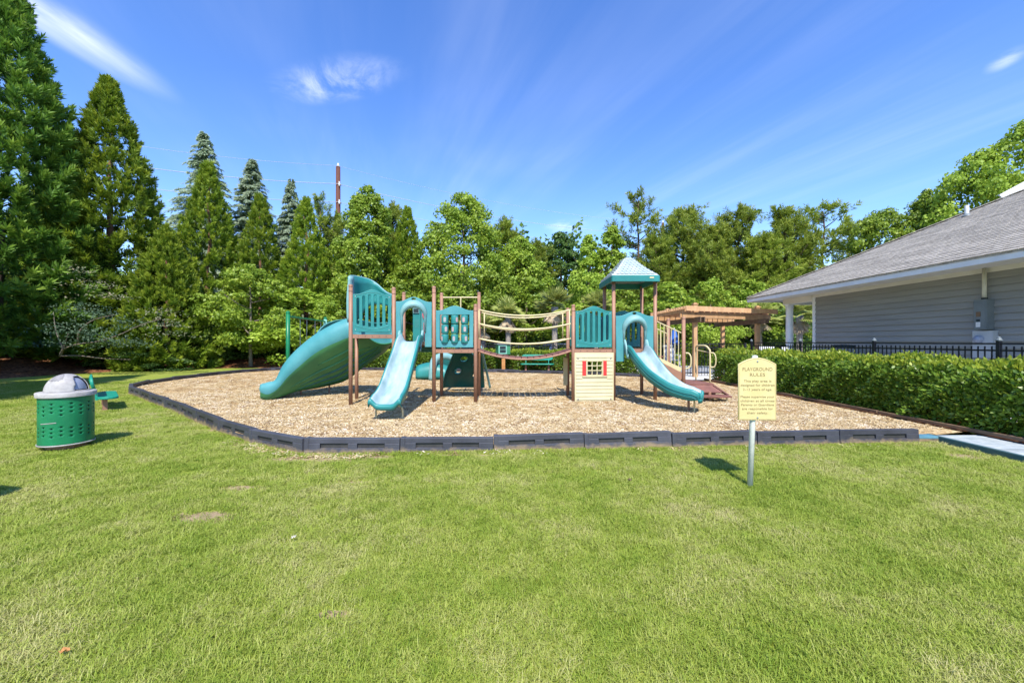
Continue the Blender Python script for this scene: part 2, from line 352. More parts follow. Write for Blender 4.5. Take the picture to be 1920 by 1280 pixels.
def lawn_mat():
    m = bpy.data.materials.new('mown_lawn'); m.use_nodes = True; t = m.node_tree; b = t.nodes['Principled BSDF']
    geo = N(t, 'ShaderNodeNewGeometry')
    def nz(s, d=4, st=None, dist=0):
        n = N(t, 'ShaderNodeTexNoise'); n.inputs['Scale'].default_value = s; n.inputs['Detail'].default_value = d; n.inputs['Roughness'].default_value = .6
        n.inputs['Distortion'].default_value = dist
        if st:
            mp = N(t, 'ShaderNodeMapping'); mp.inputs['Scale'].default_value = st; t.links.new(geo.outputs['Position'], mp.inputs[0]); t.links.new(mp.outputs[0], n.inputs['Vector'])
        else: t.links.new(geo.outputs['Position'], n.inputs['Vector'])
        return n.outputs[0]
    def rmp(v, cols):
        r = N(t, 'ShaderNodeValToRGB'); cr = r.color_ramp
        cr.elements[0].position, cr.elements[0].color = cols[0][0], (*cols[0][1], 1); cr.elements[1].position, cr.elements[1].color = cols[-1][0], (*cols[-1][1], 1)
        for p, c in cols[1:-1]: e = cr.elements.new(p); e.color = (*c, 1)
        t.links.new(v, r.inputs[0]); return r.outputs[0]
    def mix(f, a, b_, bt='MIX'):
        n = N(t, 'ShaderNodeMix', data_type='RGBA', blend_type=bt)
        for i, v in ((0, f), (6, a), (7, b_)):
            if isinstance(v, (int, float)): n.inputs[i].default_value = v
            elif isinstance(v, tuple): n.inputs[i].default_value = (*v, 1)
            else: t.links.new(v, n.inputs[i])
        return n.outputs[2]
    big = rmp(nz(.55, 5, None, .4), [(.3, (.21, .28, .038)), (.5, (.28, .33, .055)), (.68, (.35, .36, .09))])
    small = rmp(nz(38, 4), [(.3, (.45, .5, .4)), (.55, (1, 1, 1)), (.75, (1.5, 1.4, 1.3))])
    blade = rmp(nz(220, 3, (1, .5, 1)), [(.3, (.55, .6, .5)), (.6, (1.25, 1.2, 1.15))])
    c = mix(.7, big, small, 'MULTIPLY'); c = mix(.6, c, blade, 'MULTIPLY')
    # worn bare patches
    dirt = rmp(nz(30, 5), [(.3, (.30, .21, .12)), (.7, (.45, .34, .20))])
    mask = None
    for (x, y, rx, ry) in PATCHES:
        sb = N(t, 'ShaderNodeVectorMath', operation='SUBTRACT'); t.links.new(geo.outputs['Position'], sb.inputs[0]); sb.inputs[1].default_value = (x, y, 0)
        ml = N(t, 'ShaderNodeVectorMath', operation='MULTIPLY'); t.links.new(sb.outputs[0], ml.inputs[0]); ml.inputs[1].default_value = (1/rx, 1/ry, 0)
        ln = N(t, 'ShaderNodeVectorMath', operation='LENGTH'); t.links.new(ml.outputs[0], ln.inputs[0])
        mr = N(t, 'ShaderNodeMapRange'); mr.inputs[1].default_value = 1.2; mr.inputs[2].default_value = .2; t.links.new(ln.outputs['Value'], mr.inputs[0])
        if mask is None: mask = mr.outputs[0]
        else:
            mx = N(t, 'ShaderNodeMath', operation='MAXIMUM'); t.links.new(mask, mx.inputs[0]); t.links.new(mr.outputs[0], mx.inputs[1]); mask = mx.outputs[0]
    mu = N(t, 'ShaderNodeMath', operation='MULTIPLY_ADD'); t.links.new(nz(6, 5), mu.inputs[0]); mu.inputs[1].default_value = 1.6; mu.inputs[2].default_value = -.8
    ad = N(t, 'ShaderNodeMath', operation='ADD'); t.links.new(mask, ad.inputs[0]); t.links.new(mu.outputs[0], ad.inputs[1])
    mr = N(t, 'ShaderNodeMapRange'); mr.inputs[1].default_value = .25; mr.inputs[2].default_value = .6; t.links.new(ad.outputs[0], mr.inputs[0])
    t.links.new(mix(mr.outputs[0], c, dirt), b.inputs['Base Color'])
    b.inputs['Roughness'].default_value = .85; b.inputs['Specular IOR Level'].default_value = .15
    bp = N(t, 'ShaderNodeBump'); bp.inputs['Strength'].default_value = .7; bp.inputs['Distance'].default_value = .03
    t.links.new(nz(90, 4), bp.inputs['Height']); t.links.new(bp.outputs[0], b.inputs['Normal']); return m
PATCHES = [(-2.64, 3.42, .42, .15), (-2.78, 4.1, .32, .09), (-2.55, 5.08, .8, .15), (-1.8, 4.27, .35, .045), (-1.8, 5.2, .35, .10), (-6.35, 5.75, .45, .14),
           (-.6, 5.28, .8, .05), (-3.6, 5.6, .3, .10), (-5.1, 6.75, .4, .10), (2.9, 5.5, 1.2, .05), (-9.0, 8.4, .5, .25), (5.9, 5.2, .25, .2), (-1.0, 2.2, .12, .05)]
M['lawn'] = lawn_mat()
b = MB(); S = 900
b.add([(-S, -S, 0), (S, -S, 0), (S, S, 0), (-S, S, 0)], [(0, 1, 2, 3)]); b.build('lawn', M['lawn'], kind='structure')

# mulch
def mulch_mat(name, cols, chips=26, bump=.9):
    m = bpy.data.materials.new(name); m.use_nodes = True; t = m.node_tree; b = t.nodes['Principled BSDF']
    geo = N(t, 'ShaderNodeNewGeometry'); nz = N(t, 'ShaderNodeTexNoise'); nz.inputs['Scale'].default_value = 14; t.links.new(geo.outputs['Position'], nz.inputs['Vector'])
    mxv = N(t, 'ShaderNodeMix', data_type='VECTOR'); mxv.inputs[0].default_value = .06; t.links.new(geo.outputs['Position'], mxv.inputs[4]); t.links.new(nz.outputs['Color'], mxv.inputs[5])
    vo = N(t, 'ShaderNodeTexVoronoi'); vo.inputs['Scale'].default_value = chips; t.links.new(mxv.outputs[1], vo.inputs['Vector'])
    sp = N(t, 'ShaderNodeSeparateXYZ'); t.links.new(vo.outputs['Color'], sp.inputs[0])
    rp = N(t, 'ShaderNodeValToRGB'); cr = rp.color_ramp; cr.elements[0].color = (*cols[0], 1); cr.elements[1].color = (*cols[-1], 1)
    for i, c in enumerate(cols[1:-1]): e = cr.elements.new((i+1)/(len(cols)-1)); e.color = (*c, 1)
    t.links.new(sp.outputs[0], rp.inputs[0])
    n2 = N(t, 'ShaderNodeTexNoise'); n2.inputs['Scale'].default_value = .8; n2.inputs['Detail'].default_value = 4; t.links.new(geo.outputs['Position'], n2.inputs['Vector'])
    r2 = N(t, 'ShaderNodeValToRGB'); r2.color_ramp.elements[0].position = .35; r2.color_ramp.elements[1].position = .65
    r2.color_ramp.elements[0].color = (.80, .64, .46, 1); r2.color_ramp.elements[1].color = (1.1, 1.06, 1.02, 1); t.links.new(n2.outputs[0], r2.inputs[0])
    mx = N(t, 'ShaderNodeMix', data_type='RGBA', blend_type='MULTIPLY'); mx.inputs[0].default_value = 1; t.links.new(rp.outputs[0], mx.inputs[6]); t.links.new(r2.outputs[0], mx.inputs[7])
    t.links.new(mx.outputs[2], b.inputs['Base Color']); b.inputs['Roughness'].default_value = .85; b.inputs['Specular IOR Level'].default_value = .15
    bp = N(t, 'ShaderNodeBump'); bp.inputs['Strength'].default_value = bump; bp.inputs['Distance'].default_value = .02; t.links.new(vo.outputs['Distance'], bp.inputs['Height']); t.links.new(bp.outputs[0], b.inputs['Normal']); return m
M['mulch'] = mulch_mat('wood_chip_mulch', [(.17, .11, .05), (.43, .32, .17), (.54, .42, .24), (.63, .53, .34)])
M['straw'] = mulch_mat('red_brown_pine_straw', [(.07, .03, .018), (.16, .065, .035), (.26, .12, .06), (.30, .16, .09)], chips=14)
M['deck'] = mat('pale_concrete_pool_deck', (.60, .60, .58), (.52, .52, .50), rough=.8, scale=.6, bump=.1)
def ground_poly(name, poly, z, m, step=.5, zf=None):
    xs = [p[0] for p in poly]; ys = [p[1] for p in poly]
    me = bpy.data.meshes.new(name); bm = bmesh.new()
    f = bm.faces.new([bm.verts.new((x, y, z)) for x, y in poly])
    bmesh.ops.triangulate(bm, faces=[f]); bm.normal_update()
    if bm.faces[:][0].normal.z < 0: bmesh.ops.reverse_faces(bm, faces=bm.faces)
    bm.to_mesh(me); bm.free(); me.materials.append(m); o = link_mesh(name, me); tag(o, kind='structure'); return o
ground_poly('mulch', PLAY, MZ, M['mulch'])
ground_poly('pool_deck', [(8.62, -4), (60, -4), (60, 60), (5.4, 60), (5.4, 17.0), (7.0, 15.6), (8.62, 15.4)], .012, M['deck'])
# pine straw bed as a height field
xs = np.linspace(-60, 5.6, 132); ys = np.linspace(9, 60, 103)
vid = {}; vv = []; ff = []
def vert(i, j):
    if (i, j) not in vid:
        x, y = xs[i], ys[j]; vid[(i, j)] = len(vv)
        vv.append((x, y, bed_z(x, y)+.02+.03*math.sin(x*2.1+y)*math.sin(y*1.7) if inside(x, y, BEDPOLY) and edge_dist(x, y) > .3 else -.01))
    return vid[(i, j)]
for i in range(len(xs)-1):
    for j in range(len(ys)-1):
        if any(inside(xs[a], ys[c], BEDPOLY) for a in (i, i+1) for c in (j, j+1)):
            ff.append((vert(i, j), vert(i+1, j), vert(i+1, j+1), vert(i, j+1)))
me = bpy.data.meshes.new('pine_straw_bed'); me.from_pydata(vv, [], ff); me.materials.append(M['straw']); me.polygons.foreach_set('use_smooth', [True]*len(ff)); me.update()
tag(link_mesh('pine_straw_bed', me), kind='structure')
# strip of pine straw under the side hedge
ground_poly('hedge_bed', [(7.12, 2.0), (8.6, 2.0), (8.6, 16.4), (7.0, 14.3)], .10, M['straw'])
ground_poly('back_hedge_bed', [(-11.5, 20.5), (-9.6, 20.5), (-6, 19.85), (-1.5, 18.85), (2.6, 17.65), (4.8, 16.45), (5.5, 16.0), (6.2, 17.4), (4.6, 20.6), (0, 22.2), (-11.5, 24)], .05, M['straw'])

# ------------------------------------------------------------------ scatter (grass blades, wood chips)
def scatter(name, pts, rot, scl, protos, mats_, label):
    me = bpy.data.meshes.new(name); me.vertices.add(len(pts)); me.vertices.foreach_set('co', np.asarray(pts, np.float32).ravel())
    a = me.attributes.new('rot', 'FLOAT_VECTOR', 'POINT'); a.data.foreach_set('vector', np.asarray(rot, np.float32).ravel())
    a = me.attributes.new('scl', 'FLOAT', 'POINT'); a.data.foreach_set('value', np.asarray(scl, np.float32))
    o = link_mesh(name, me); g = bpy.data.node_groups.new(name, 'GeometryNodeTree')
    g.interface.new_socket('Geometry', in_out='INPUT', socket_type='NodeSocketGeometry'); g.interface.new_socket('Geometry', in_out='OUTPUT', socket_type='NodeSocketGeometry')
    gi = g.nodes.new('NodeGroupInput'); go = g.nodes.new('NodeGroupOutput'); ip = g.nodes.new('GeometryNodeInstanceOnPoints')
    jn = g.nodes.new('GeometryNodeGeometryToInstance')
    for p in protos:
        oi = g.nodes.new('GeometryNodeObjectInfo'); oi.inputs['Object'].default_value = p; g.links.new(oi.outputs['Geometry'], jn.inputs[0])
    ip.inputs['Pick Instance'].default_value = True
    r = g.nodes.new('GeometryNodeInputNamedAttribute'); r.data_type = 'FLOAT_VECTOR'; r.inputs[0].default_value = 'rot'
    s = g.nodes.new('GeometryNodeInputNamedAttribute'); s.data_type = 'FLOAT'; s.inputs[0].default_value = 'scl'
    g.links.new(gi.outputs[0], ip.inputs['Points']); g.links.new(jn.outputs[0], ip.inputs['Instance'])
    g.links.new(r.outputs[0], ip.inputs['Rotation']); g.links.new(s.outputs[0], ip.inputs['Scale']); g.links.new(ip.outputs[0], go.inputs[0])
    md = o.modifiers.new('scatter', 'NODES'); md.node_group = g; tag(o, label, None, None, 'stuff'); return o
nr = np.random.RandomState(3)
def grass_mat():
    m = bpy.data.materials.new('grass_blade'); m.use_nodes = True; t = m.node_tree; b = t.nodes['Principled BSDF']; o = t.nodes['Material Output']
    geo = N(t, 'ShaderNodeNewGeometry'); nz = N(t, 'ShaderNodeTexNoise'); nz.inputs['Scale'].default_value = .9; nz.inputs['Detail'].default_value = 6; nz.inputs['Roughness'].default_value = .65
    t.links.new(geo.outputs['Position'], nz.inputs['Vector'])
    oi = N(t, 'ShaderNodeObjectInfo'); mm = N(t, 'ShaderNodeMath', operation='MULTIPLY_ADD'); t.links.new(oi.outputs['Random'], mm.inputs[0]); mm.inputs[1].default_value = .30; mm.inputs[2].default_value = -.15
    ad = N(t, 'ShaderNodeMath', operation='ADD'); t.links.new(mm.outputs[0], ad.inputs[0]); t.links.new(nz.outputs[0], ad.inputs[1])
    rp = N(t, 'ShaderNodeValToRGB'); cr = rp.color_ramp
    cr.elements[0].position = .30; cr.elements[0].color = (.205, .30, .028, 1); cr.elements[1].position = .76; cr.elements[1].color = (.56, .51, .23, 1)
    e = cr.elements.new(.47); e.color = (.335, .41, .055, 1); e = cr.elements.new(.60); e.color = (.42, .45, .11, 1)
    t.links.new(ad.outputs[0], rp.inputs[0]); t.links.new(rp.outputs[0], b.inputs['Base Color']); b.inputs['Roughness'].default_value = .5; b.inputs['Specular IOR Level'].default_value = .3
    tr = N(t, 'ShaderNodeBsdfTranslucent'); t.links.new(rp.outputs[0], tr.inputs[0]); mx = N(t, 'ShaderNodeMixShader'); mx.inputs[0].default_value = .3
    t.links.new(b.outputs[0], mx.inputs[1]); t.links.new(tr.outputs[0], mx.inputs[2]); t.links.new(mx.outputs[0], o.inputs[0]); return m
M['grass'] = grass_mat()
def tuft(seed, nb, rad, hmin, hmax, wd):
    q = random.Random(seed); v = []; f = []
    for i in range(nb):
        a = q.uniform(0, 6.28); rr = rad*math.sqrt(q.random()); x, y = rr*math.cos(a), rr*math.sin(a); h = q.uniform(hmin, hmax)
        ba = q.uniform(0, 6.28); bend = q.uniform(.5, 1.9)*h; dx, dy = math.cos(ba)*bend, math.sin(ba)*bend; sx, sy = -math.sin(ba)*wd/2, math.cos(ba)*wd/2; n = len(v)
        v += [(x-sx, y-sy, -.004), (x+sx, y+sy, -.004), (x+dx*.4+sx*.8, y+dy*.4+sy*.8, h*.65), (x+dx*.4-sx*.8, y+dy*.4-sy*.8, h*.65), (x+dx, y+dy, h*.95)]
        f += [(n, n+1, n+2, n+3), (n+3, n+2, n+4)]
    me = bpy.data.meshes.new('tuft'); me.from_pydata(v, [], f); me.materials.append(M['grass']); return bpy.data.objects.new('tuft', me)
tufts = [tuft(i, 38, .055, .012, .031, .0032) for i in range(5)]
pts = []
for (y0, y1, dens) in ((1.2, 2.6, 1000), (2.6, 4.2, 800), (4.2, 6.5, 520), (6.5, 10, 260), (10, 15, 130)):
    x0, x1 = -1.45*y1-.8, min(1.45*y1+.8, 6.6) if y0 > 4 else 1.45*y1+.8
    n = int((x1-x0)*(y1-y0)*dens); X = nr.uniform(x0, x1, n); Y = nr.uniform(y0, y1, n)
    k = ~np_inside(X, Y, PLAY) & (np.abs(X) < 1.45*Y+.9) & ~((X > 6.25) & (Y > 3)) & ~((X < -19.8) & (Y > 15))
    pb = np.ones(n)
    for (px_, py_, rx, ry) in PATCHES: pb *= np.clip((np.hypot((X-px_)/rx, (Y-py_)/ry)-.35)/.9, .04, 1)
    k &= nr.rand(n) < pb; pts.append(np.stack([X[k], Y[k], np.full(k.sum(), 0.)], 1))
pts = np.concatenate(pts); n = len(pts)
scatter('grass', pts, np.stack([nr.uniform(-.12, .12, n), nr.uniform(-.12, .12, n), nr.uniform(0, 6.28, n)], 1), nr.uniform(.6, 1.25, n)*(1+pts[:, 1]*.05), tufts, None, 'short mown grass blades of the lawn')
# wood chips
def chip_mat():
    m = bpy.data.materials.new('wood_chip'); m.use_nodes = True; t = m.node_tree; b = t.nodes['Principled BSDF']
    oi = N(t, 'ShaderNodeObjectInfo'); rp = N(t, 'ShaderNodeValToRGB'); cr = rp.color_ramp; cr.elements[0].color = (.20, .12, .065, 1); cr.elements[1].color = (.74, .64, .49, 1)
    for p, c in ((.25, (.42, .305, .15)), (.5, (.54, .41, .225)), (.75, (.62, .51, .31))): e = cr.elements.new(p); e.color = (*c, 1)
    t.links.new(oi.outputs['Random'], rp.inputs[0]); t.links.new(rp.outputs[0], b.inputs['Base Color']); b.inputs['Roughness'].default_value = .8; b.inputs['Specular IOR Level'].default_value = .2; return m
M['chip'] = chip_mat()
def chips(seed):
    q = random.Random(seed); mb = MB()
    for i in range(12):
        L = q.uniform(.012, .036); wd = q.uniform(.005, .013); c = (q.uniform(-.09, .09), q.uniform(-.09, .09), q.uniform(.0, .018))
        mb.box(c, (L, wd, .005), rot=Matrix.Rotation(q.uniform(0, 6.28), 3, 'Z') @ Matrix.Rotation(q.uniform(-.5, .5), 3, 'Y') @ Matrix.Rotation(q.uniform(-.5, .5), 3, 'X'))
    return bpy.data.objects.new('chips', mb.mesh('chips', M['chip']))
cl = [chips(i) for i in range(5)]; pts = []
for (y0, y1, dens) in ((5.3, 8, 210), (8, 11, 120), (11, 15, 50), (15, 20, 20)):
    n = int(20*(y1-y0)*dens); X = nr.uniform(-12.8, 7.2, n); Y = nr.uniform(y0, y1, n); k = np_inside(X, Y, INNER); pts.append(np.stack([X[k], Y[k], np.full(k.sum(), MZ)], 1))
for a, b_ in zip(BORDER[:4], BORDER[1:4]):      # chips kicked over the border onto the grass
    n = 90; t_ = nr.rand(n, 1); q = np.array([a])*(1-t_)+np.array([b_])*t_; pts.append(np.concatenate([q+np.stack([np.zeros(n), -.10-np.abs(nr.normal(0, .10, n))], 1), np.full((n, 1), .004)], 1)[::3])
pts = np.concatenate(pts); n = len(pts)
scatter('wood_chips', pts, np.stack([np.zeros(n), np.zeros(n), nr.uniform(0, 6.28, n)], 1), nr.uniform(.7, 1.3, n), cl, None, 'loose wood chips covering the play area')

# ------------------------------------------------------------------ border timbers
bt = thing('play_area_border', 'low dark grey moulded plastic border of slotted timbers around the wood chips', 'border', (0, 0, 0))
def timber_mesh(L):
    mb = MB(); h, th = .215, .10
    # beam with a chamfered top and two slots per face made of separate solid bands
    mb.box((L/2, 0, .030), (L, th, .09)); mb.box((L/2, 0, .18), (L, th*.86, .07)); mb.box((L/2, 0, .207), (L*.985, th*.66, .02))
    s = L*.16; g = L*.29
    for a, b_ in ((0, s), (s+g, s+g+L*.10), (s+2*g+L*.10, L)): mb.box(((a+b_)/2, 0, .11), (b_-a, th*.94, .075))
    for a in (s, s+g+L*.10): mb.box((a+g/2, 0, .112), (g, th*.45, .08), mi=1); mb.box((a+g/2, 0, .080), (g, th*.93, .012))
    mb.box((L*.05, -.05, .03), (L*.10, .03, .045)); mb.box((L*.02, 0, .12), (L*.05, th*1.04, .2))
    me = mb.mesh('border_timber', [M['border'], M['border_in']]); return me
TL = 1.262; tm = timber_mesh(TL-.016); tm2 = timber_mesh(TL*.62)
def walk(poly, step):
    segs = []; P = [Vector(p) for p in poly]; i = 0; cur = P[0].copy(); seg = 0
    while seg < len(P)-1:
        # find the next point at distance step
        k = seg; nxt = None
        while k < len(P)-1:
            a = cur if k == seg else P[k]; b_ = P[k+1]
            if (b_-cur).length >= step:
                lo, hi = 0., 1.
                for _ in range(30):
                    m_ = (lo+hi)/2
                    if (a.lerp(b_, m_)-cur).length < step: lo = m_
                    else: hi = m_
                nxt = a.lerp(b_, hi); break
            k += 1
        if nxt is None: break
        segs.append((cur.copy(), nxt.copy())); cur = nxt; seg = k
    return segs
front = [BORDER[0], BORDER[1], BORDER[2]]; 
for i, (a, b_) in enumerate(walk(BORDER, TL)):
    d = a-b_; o = link_mesh('border_timber', tm, bt, (b_.x, b_.y, rnd.uniform(-.022, .008)), (rnd.uniform(-.06, .05), rnd.uniform(-.02, .016), math.atan2(d.y, d.x)))
    md = o.modifiers.new('bevel', 'BEVEL'); md.width = .008; md.segments = 2; md.limit_method = 'ANGLE'
# ------------------------------------------------------------------ vegetation
L_ = {}
L_['cedar'] = leaf_mat('cedar_needles', (0.085, 0.171, 0.015), (0.198, 0.298, 0.023), (0.410, 0.476, 0.042), .35)
L_['cedar_dark'] = leaf_mat('dark_cedar_needles', (0.049, 0.132, 0.022), (0.120, 0.237, 0.030), (0.269, 0.383, 0.048), .3)
L_['deodar'] = leaf_mat('blue_green_needles', (.24, .33, .20), (.37, .46, .29), (.55, .62, .44), .45)
L_['pine'] = leaf_mat('pine_needles', (0.120, 0.185, 0.017), (0.234, 0.304, 0.032), (0.396, 0.436, 0.059), .35)
L_['leaf'] = leaf_mat('broad_leaves', (0.120, 0.205, 0.019), (0.241, 0.344, 0.034), (0.425, 0.502, 0.075), .38, .45)
L_['leaf_dark'] = leaf_mat('dark_glossy_leaves', (0.047, 0.112, 0.021), (0.088, 0.171, 0.033), (0.165, 0.254, 0.059), .3, .45)
L_['leaf_lime'] = leaf_mat('lime_leaves', (0.176, 0.278, 0.025), (0.276, 0.396, 0.038), (0.425, 0.515, 0.075), .38)
L_['leaf_pale'] = leaf_mat('pale_dogwood_leaves', (.10, .15, .07), (.19, .21, .11), (.34, .29, .18), .3)
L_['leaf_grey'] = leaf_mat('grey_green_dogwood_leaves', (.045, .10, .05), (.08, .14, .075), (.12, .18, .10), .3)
L_['hedge'] = leaf_mat('hedge_leaves', (.085, .175, .020), (.185, .300, .032), (.40, .48, .08), .38, .35)
L_['hedge_tip'] = leaf_mat('hedge_new_growth', (.28, .37, .03), (.42, .49, .05), (.58, .60, .12), .42, .4)
L_['palm'] = leaf_mat('palm_fronds', (.20, .27, .06), (.36, .40, .10), (.60, .55, .14), .4, .45)
L_['palm_dead'] = leaf_mat('dead_palm_fronds', (.28, .20, .12), (.42, .33, .22), (.55, .46, .34), .15, .8)
L_['wood_far'] = leaf_mat('woodland_leaves', (0.077, 0.153, 0.021), (0.136, 0.224, 0.033), (0.212, 0.307, 0.053), .35)

def nrm(a): return a/np.maximum(np.linalg.norm(a, axis=1, keepdims=True), 1e-9)
def leaves_mesh(name, P, D, Nn, L, wd, tint, m, fold=0):
    """one diamond leaf per row: base P, tip direction D, surface normal Nn"""
    D = nrm(D); S = nrm(np.cross(D, Nn)); n = len(P); L = np.asarray(L).reshape(-1, 1)*np.ones((n, 1)); wd = np.asarray(wd).reshape(-1, 1)*np.ones((n, 1))
    v = np.empty((n, 4, 3)); v[:, 0] = P; v[:, 1] = P+D*L*.45+S*wd/2; v[:, 2] = P+D*L; v[:, 3] = P+D*L*.45-S*wd/2
    me = bpy.data.meshes.new(name); me.vertices.add(n*4); me.vertices.foreach_set('co', v.astype(np.float32).ravel())
    me.loops.add(n*4); me.loops.foreach_set('vertex_index', np.arange(n*4, dtype=np.int32)); me.polygons.add(n)
    me.polygons.foreach_set('loop_start', np.arange(0, n*4, 4, dtype=np.int32))
    a = me.attributes.new('tint', 'FLOAT', 'FACE'); a.data.foreach_set('value', np.clip(tint, 0, 1).astype(np.float32))
    me.materials.append(m); me.update(calc_edges=True); return me
def rdir(rs, n):
    return nrm(rs.normal(size=(n, 3)))
def broad_crown(seed, H, r, z0=.18, ncl=90, nl=170, ls=.2, m='leaf', peak=.45, flat=.8, gap=1.0, point=.0):
    """leaf clumps filling a crown; H total height, r radius, z0 fraction of bare stem"""
    rs = np.random.RandomState(seed); P = []; Nn = []; T = []
    for k in range(ncl):
        t = rs.uniform(0, 1)**.85; z = H*(z0+(1-z0)*t)
        prof = math.sin(math.pi*min(1, max(.03, t*(1-.06)+.06))**(.75))**.62*(1-point*t)
        a = rs.uniform(0, 6.283); rho = r*prof*(rs.uniform(.25, 1)**.5)*rs.uniform(.82, 1.08)
        rc = r*rs.uniform(.14, .27)*(1.05-.35*t)
        c = np.array([rho*math.cos(a), rho*math.sin(a), z-rc*.4])
        n = int(nl*(rc/(r*.2))**2*rs.uniform(.8, 1.2)); u = rdir(rs, n); outw = nrm((c-np.array([0, 0, H*.5])).reshape(1, 3)*np.array([[1, 1, .6]]))
        u = nrm(u+outw*.35+np.array([[0, 0, .3]])); P.append(c+u*rc*rs.uniform(.45, 1.08, (n, 1))*np.array([[1, 1, flat]]))
        Nn.append(nrm(u*.8+rdir(rs, n)*.9+np.array([[0, 0, .35]]))); T.append(rs.uniform(0, .35)+rs.uniform(.05, .6, n))
    P = np.concatenate(P); Nn = np.concatenate(Nn); T = np.concatenate(T); n = len(P)
    D = nrm(np.cross(Nn, rdir(rs, n))+np.array([[0, 0, -.25]]))
    L = ls*rs.uniform(.45, 1.4, n)
    return leaves_mesh('crown', P, D, Nn, L, L*.72, T, L_[m])
def tuft_leaves(rs, C, A, Ls, nn, wd, spread, out):
    """needle tufts: centres C, axes A, lengths Ls"""
    n = len(C); Ci = np.repeat(C, nn, 0); Ai = np.repeat(A, nn, 0); Li = np.repeat(Ls, nn).reshape(-1, 1); k = len(Ci)
    s = rs.uniform(0, 1, (k, 1)); rad = rdir(rs, k); rad = nrm(rad-Ai*(rad*Ai).sum(1, keepdims=True))
    D = nrm(Ai*(1-spread*.5+s*.5)+rad*spread*rs.uniform(.6, 1.2, (k, 1))); P = Ci+Ai*s*Li*.75
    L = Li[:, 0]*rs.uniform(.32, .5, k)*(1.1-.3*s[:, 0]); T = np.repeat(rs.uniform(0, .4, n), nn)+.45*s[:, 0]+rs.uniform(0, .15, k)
    Nn = nrm(rad*.55+Ai*.7+rdir(rs, k)*.6+np.array([[0, -.15, .3]])); out.append((P, D, Nn, L, np.full(k, wd)*L/.3, T))
def pack(out, name, m):
    a = [np.concatenate([o[i] for o in out]) for i in range(6)]; return leaves_mesh(name, a[0], a[1], a[2], a[3], a[4], a[5], m)
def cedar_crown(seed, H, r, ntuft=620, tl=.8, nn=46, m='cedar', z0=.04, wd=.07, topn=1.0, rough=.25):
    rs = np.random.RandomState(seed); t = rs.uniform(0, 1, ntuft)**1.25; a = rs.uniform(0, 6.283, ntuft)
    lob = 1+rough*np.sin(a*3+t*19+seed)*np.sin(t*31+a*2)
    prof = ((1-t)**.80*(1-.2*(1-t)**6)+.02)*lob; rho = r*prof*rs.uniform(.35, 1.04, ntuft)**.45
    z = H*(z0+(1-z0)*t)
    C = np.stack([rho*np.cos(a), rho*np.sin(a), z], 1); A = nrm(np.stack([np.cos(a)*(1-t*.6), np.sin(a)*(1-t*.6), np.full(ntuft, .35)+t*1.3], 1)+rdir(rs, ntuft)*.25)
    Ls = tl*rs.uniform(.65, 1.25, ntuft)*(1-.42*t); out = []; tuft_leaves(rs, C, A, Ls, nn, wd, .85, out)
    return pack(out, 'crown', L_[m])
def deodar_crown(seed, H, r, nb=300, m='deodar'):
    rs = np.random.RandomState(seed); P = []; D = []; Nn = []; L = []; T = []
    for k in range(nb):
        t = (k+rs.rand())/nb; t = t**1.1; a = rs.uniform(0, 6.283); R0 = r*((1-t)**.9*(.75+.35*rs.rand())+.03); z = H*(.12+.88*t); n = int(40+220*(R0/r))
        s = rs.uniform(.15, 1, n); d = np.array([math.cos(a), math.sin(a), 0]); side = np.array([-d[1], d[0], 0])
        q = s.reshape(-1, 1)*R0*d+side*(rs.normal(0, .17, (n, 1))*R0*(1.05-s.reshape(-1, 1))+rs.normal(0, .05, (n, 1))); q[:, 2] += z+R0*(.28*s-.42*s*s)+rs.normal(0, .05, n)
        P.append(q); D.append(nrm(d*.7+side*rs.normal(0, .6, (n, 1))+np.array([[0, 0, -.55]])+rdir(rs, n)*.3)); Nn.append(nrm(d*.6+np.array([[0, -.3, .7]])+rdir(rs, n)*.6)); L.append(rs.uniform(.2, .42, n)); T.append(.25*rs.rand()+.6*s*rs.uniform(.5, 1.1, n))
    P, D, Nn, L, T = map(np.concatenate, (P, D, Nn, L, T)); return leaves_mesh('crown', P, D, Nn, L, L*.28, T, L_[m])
def pine_crown(seed, H, r, nb=62, m='pine', z0=.3, dens=1.0, tl=.62, open_=0.0):
    rs = np.random.RandomState(seed); C = []; A = []; limbs = []
    for k in range(nb):
        t = (k+rs.rand())/nb; a = rs.uniform(0, 6.283)
        R0 = r*(math.sin(math.pi*min(1, .12+.88*t)**.9)**.7*.95+.08)*rs.uniform(.55, 1.1); z = H*(z0+(1-z0)*t*.97)
        if open_ and rs.rand() < open_*t: continue
        d = np.array([math.cos(a), math.sin(a), 0]); up = .15+.5*t; n = int(9*dens*(.5+R0/r)); limbs.append((z, a, R0, up))
        for j in range(n):
            s = rs.uniform(.35, 1); p = d*R0*s+np.array([0, 0, z+R0*up*s*s])+rs.normal(0, .13*R0+.08, 3)*np.array([1, 1, .5]); C.append(p); A.append(d*.6+np.array([0, 0, .8])+rs.normal(0, .35, 3))
    for j in range(6): C.append(np.array([rs.normal(0, .15), rs.normal(0, .15), H*.97-j*.25])); A.append(np.array([rs.normal(0, .3), rs.normal(0, .3), 1]))
    C = np.array(C); A = nrm(np.array(A)); out = []; tuft_leaves(rs, C, A, tl*rs.uniform(.7, 1.25, len(C)), 34, .055, 1.15, out)
    return pack(out, 'crown', L_[m]), limbs
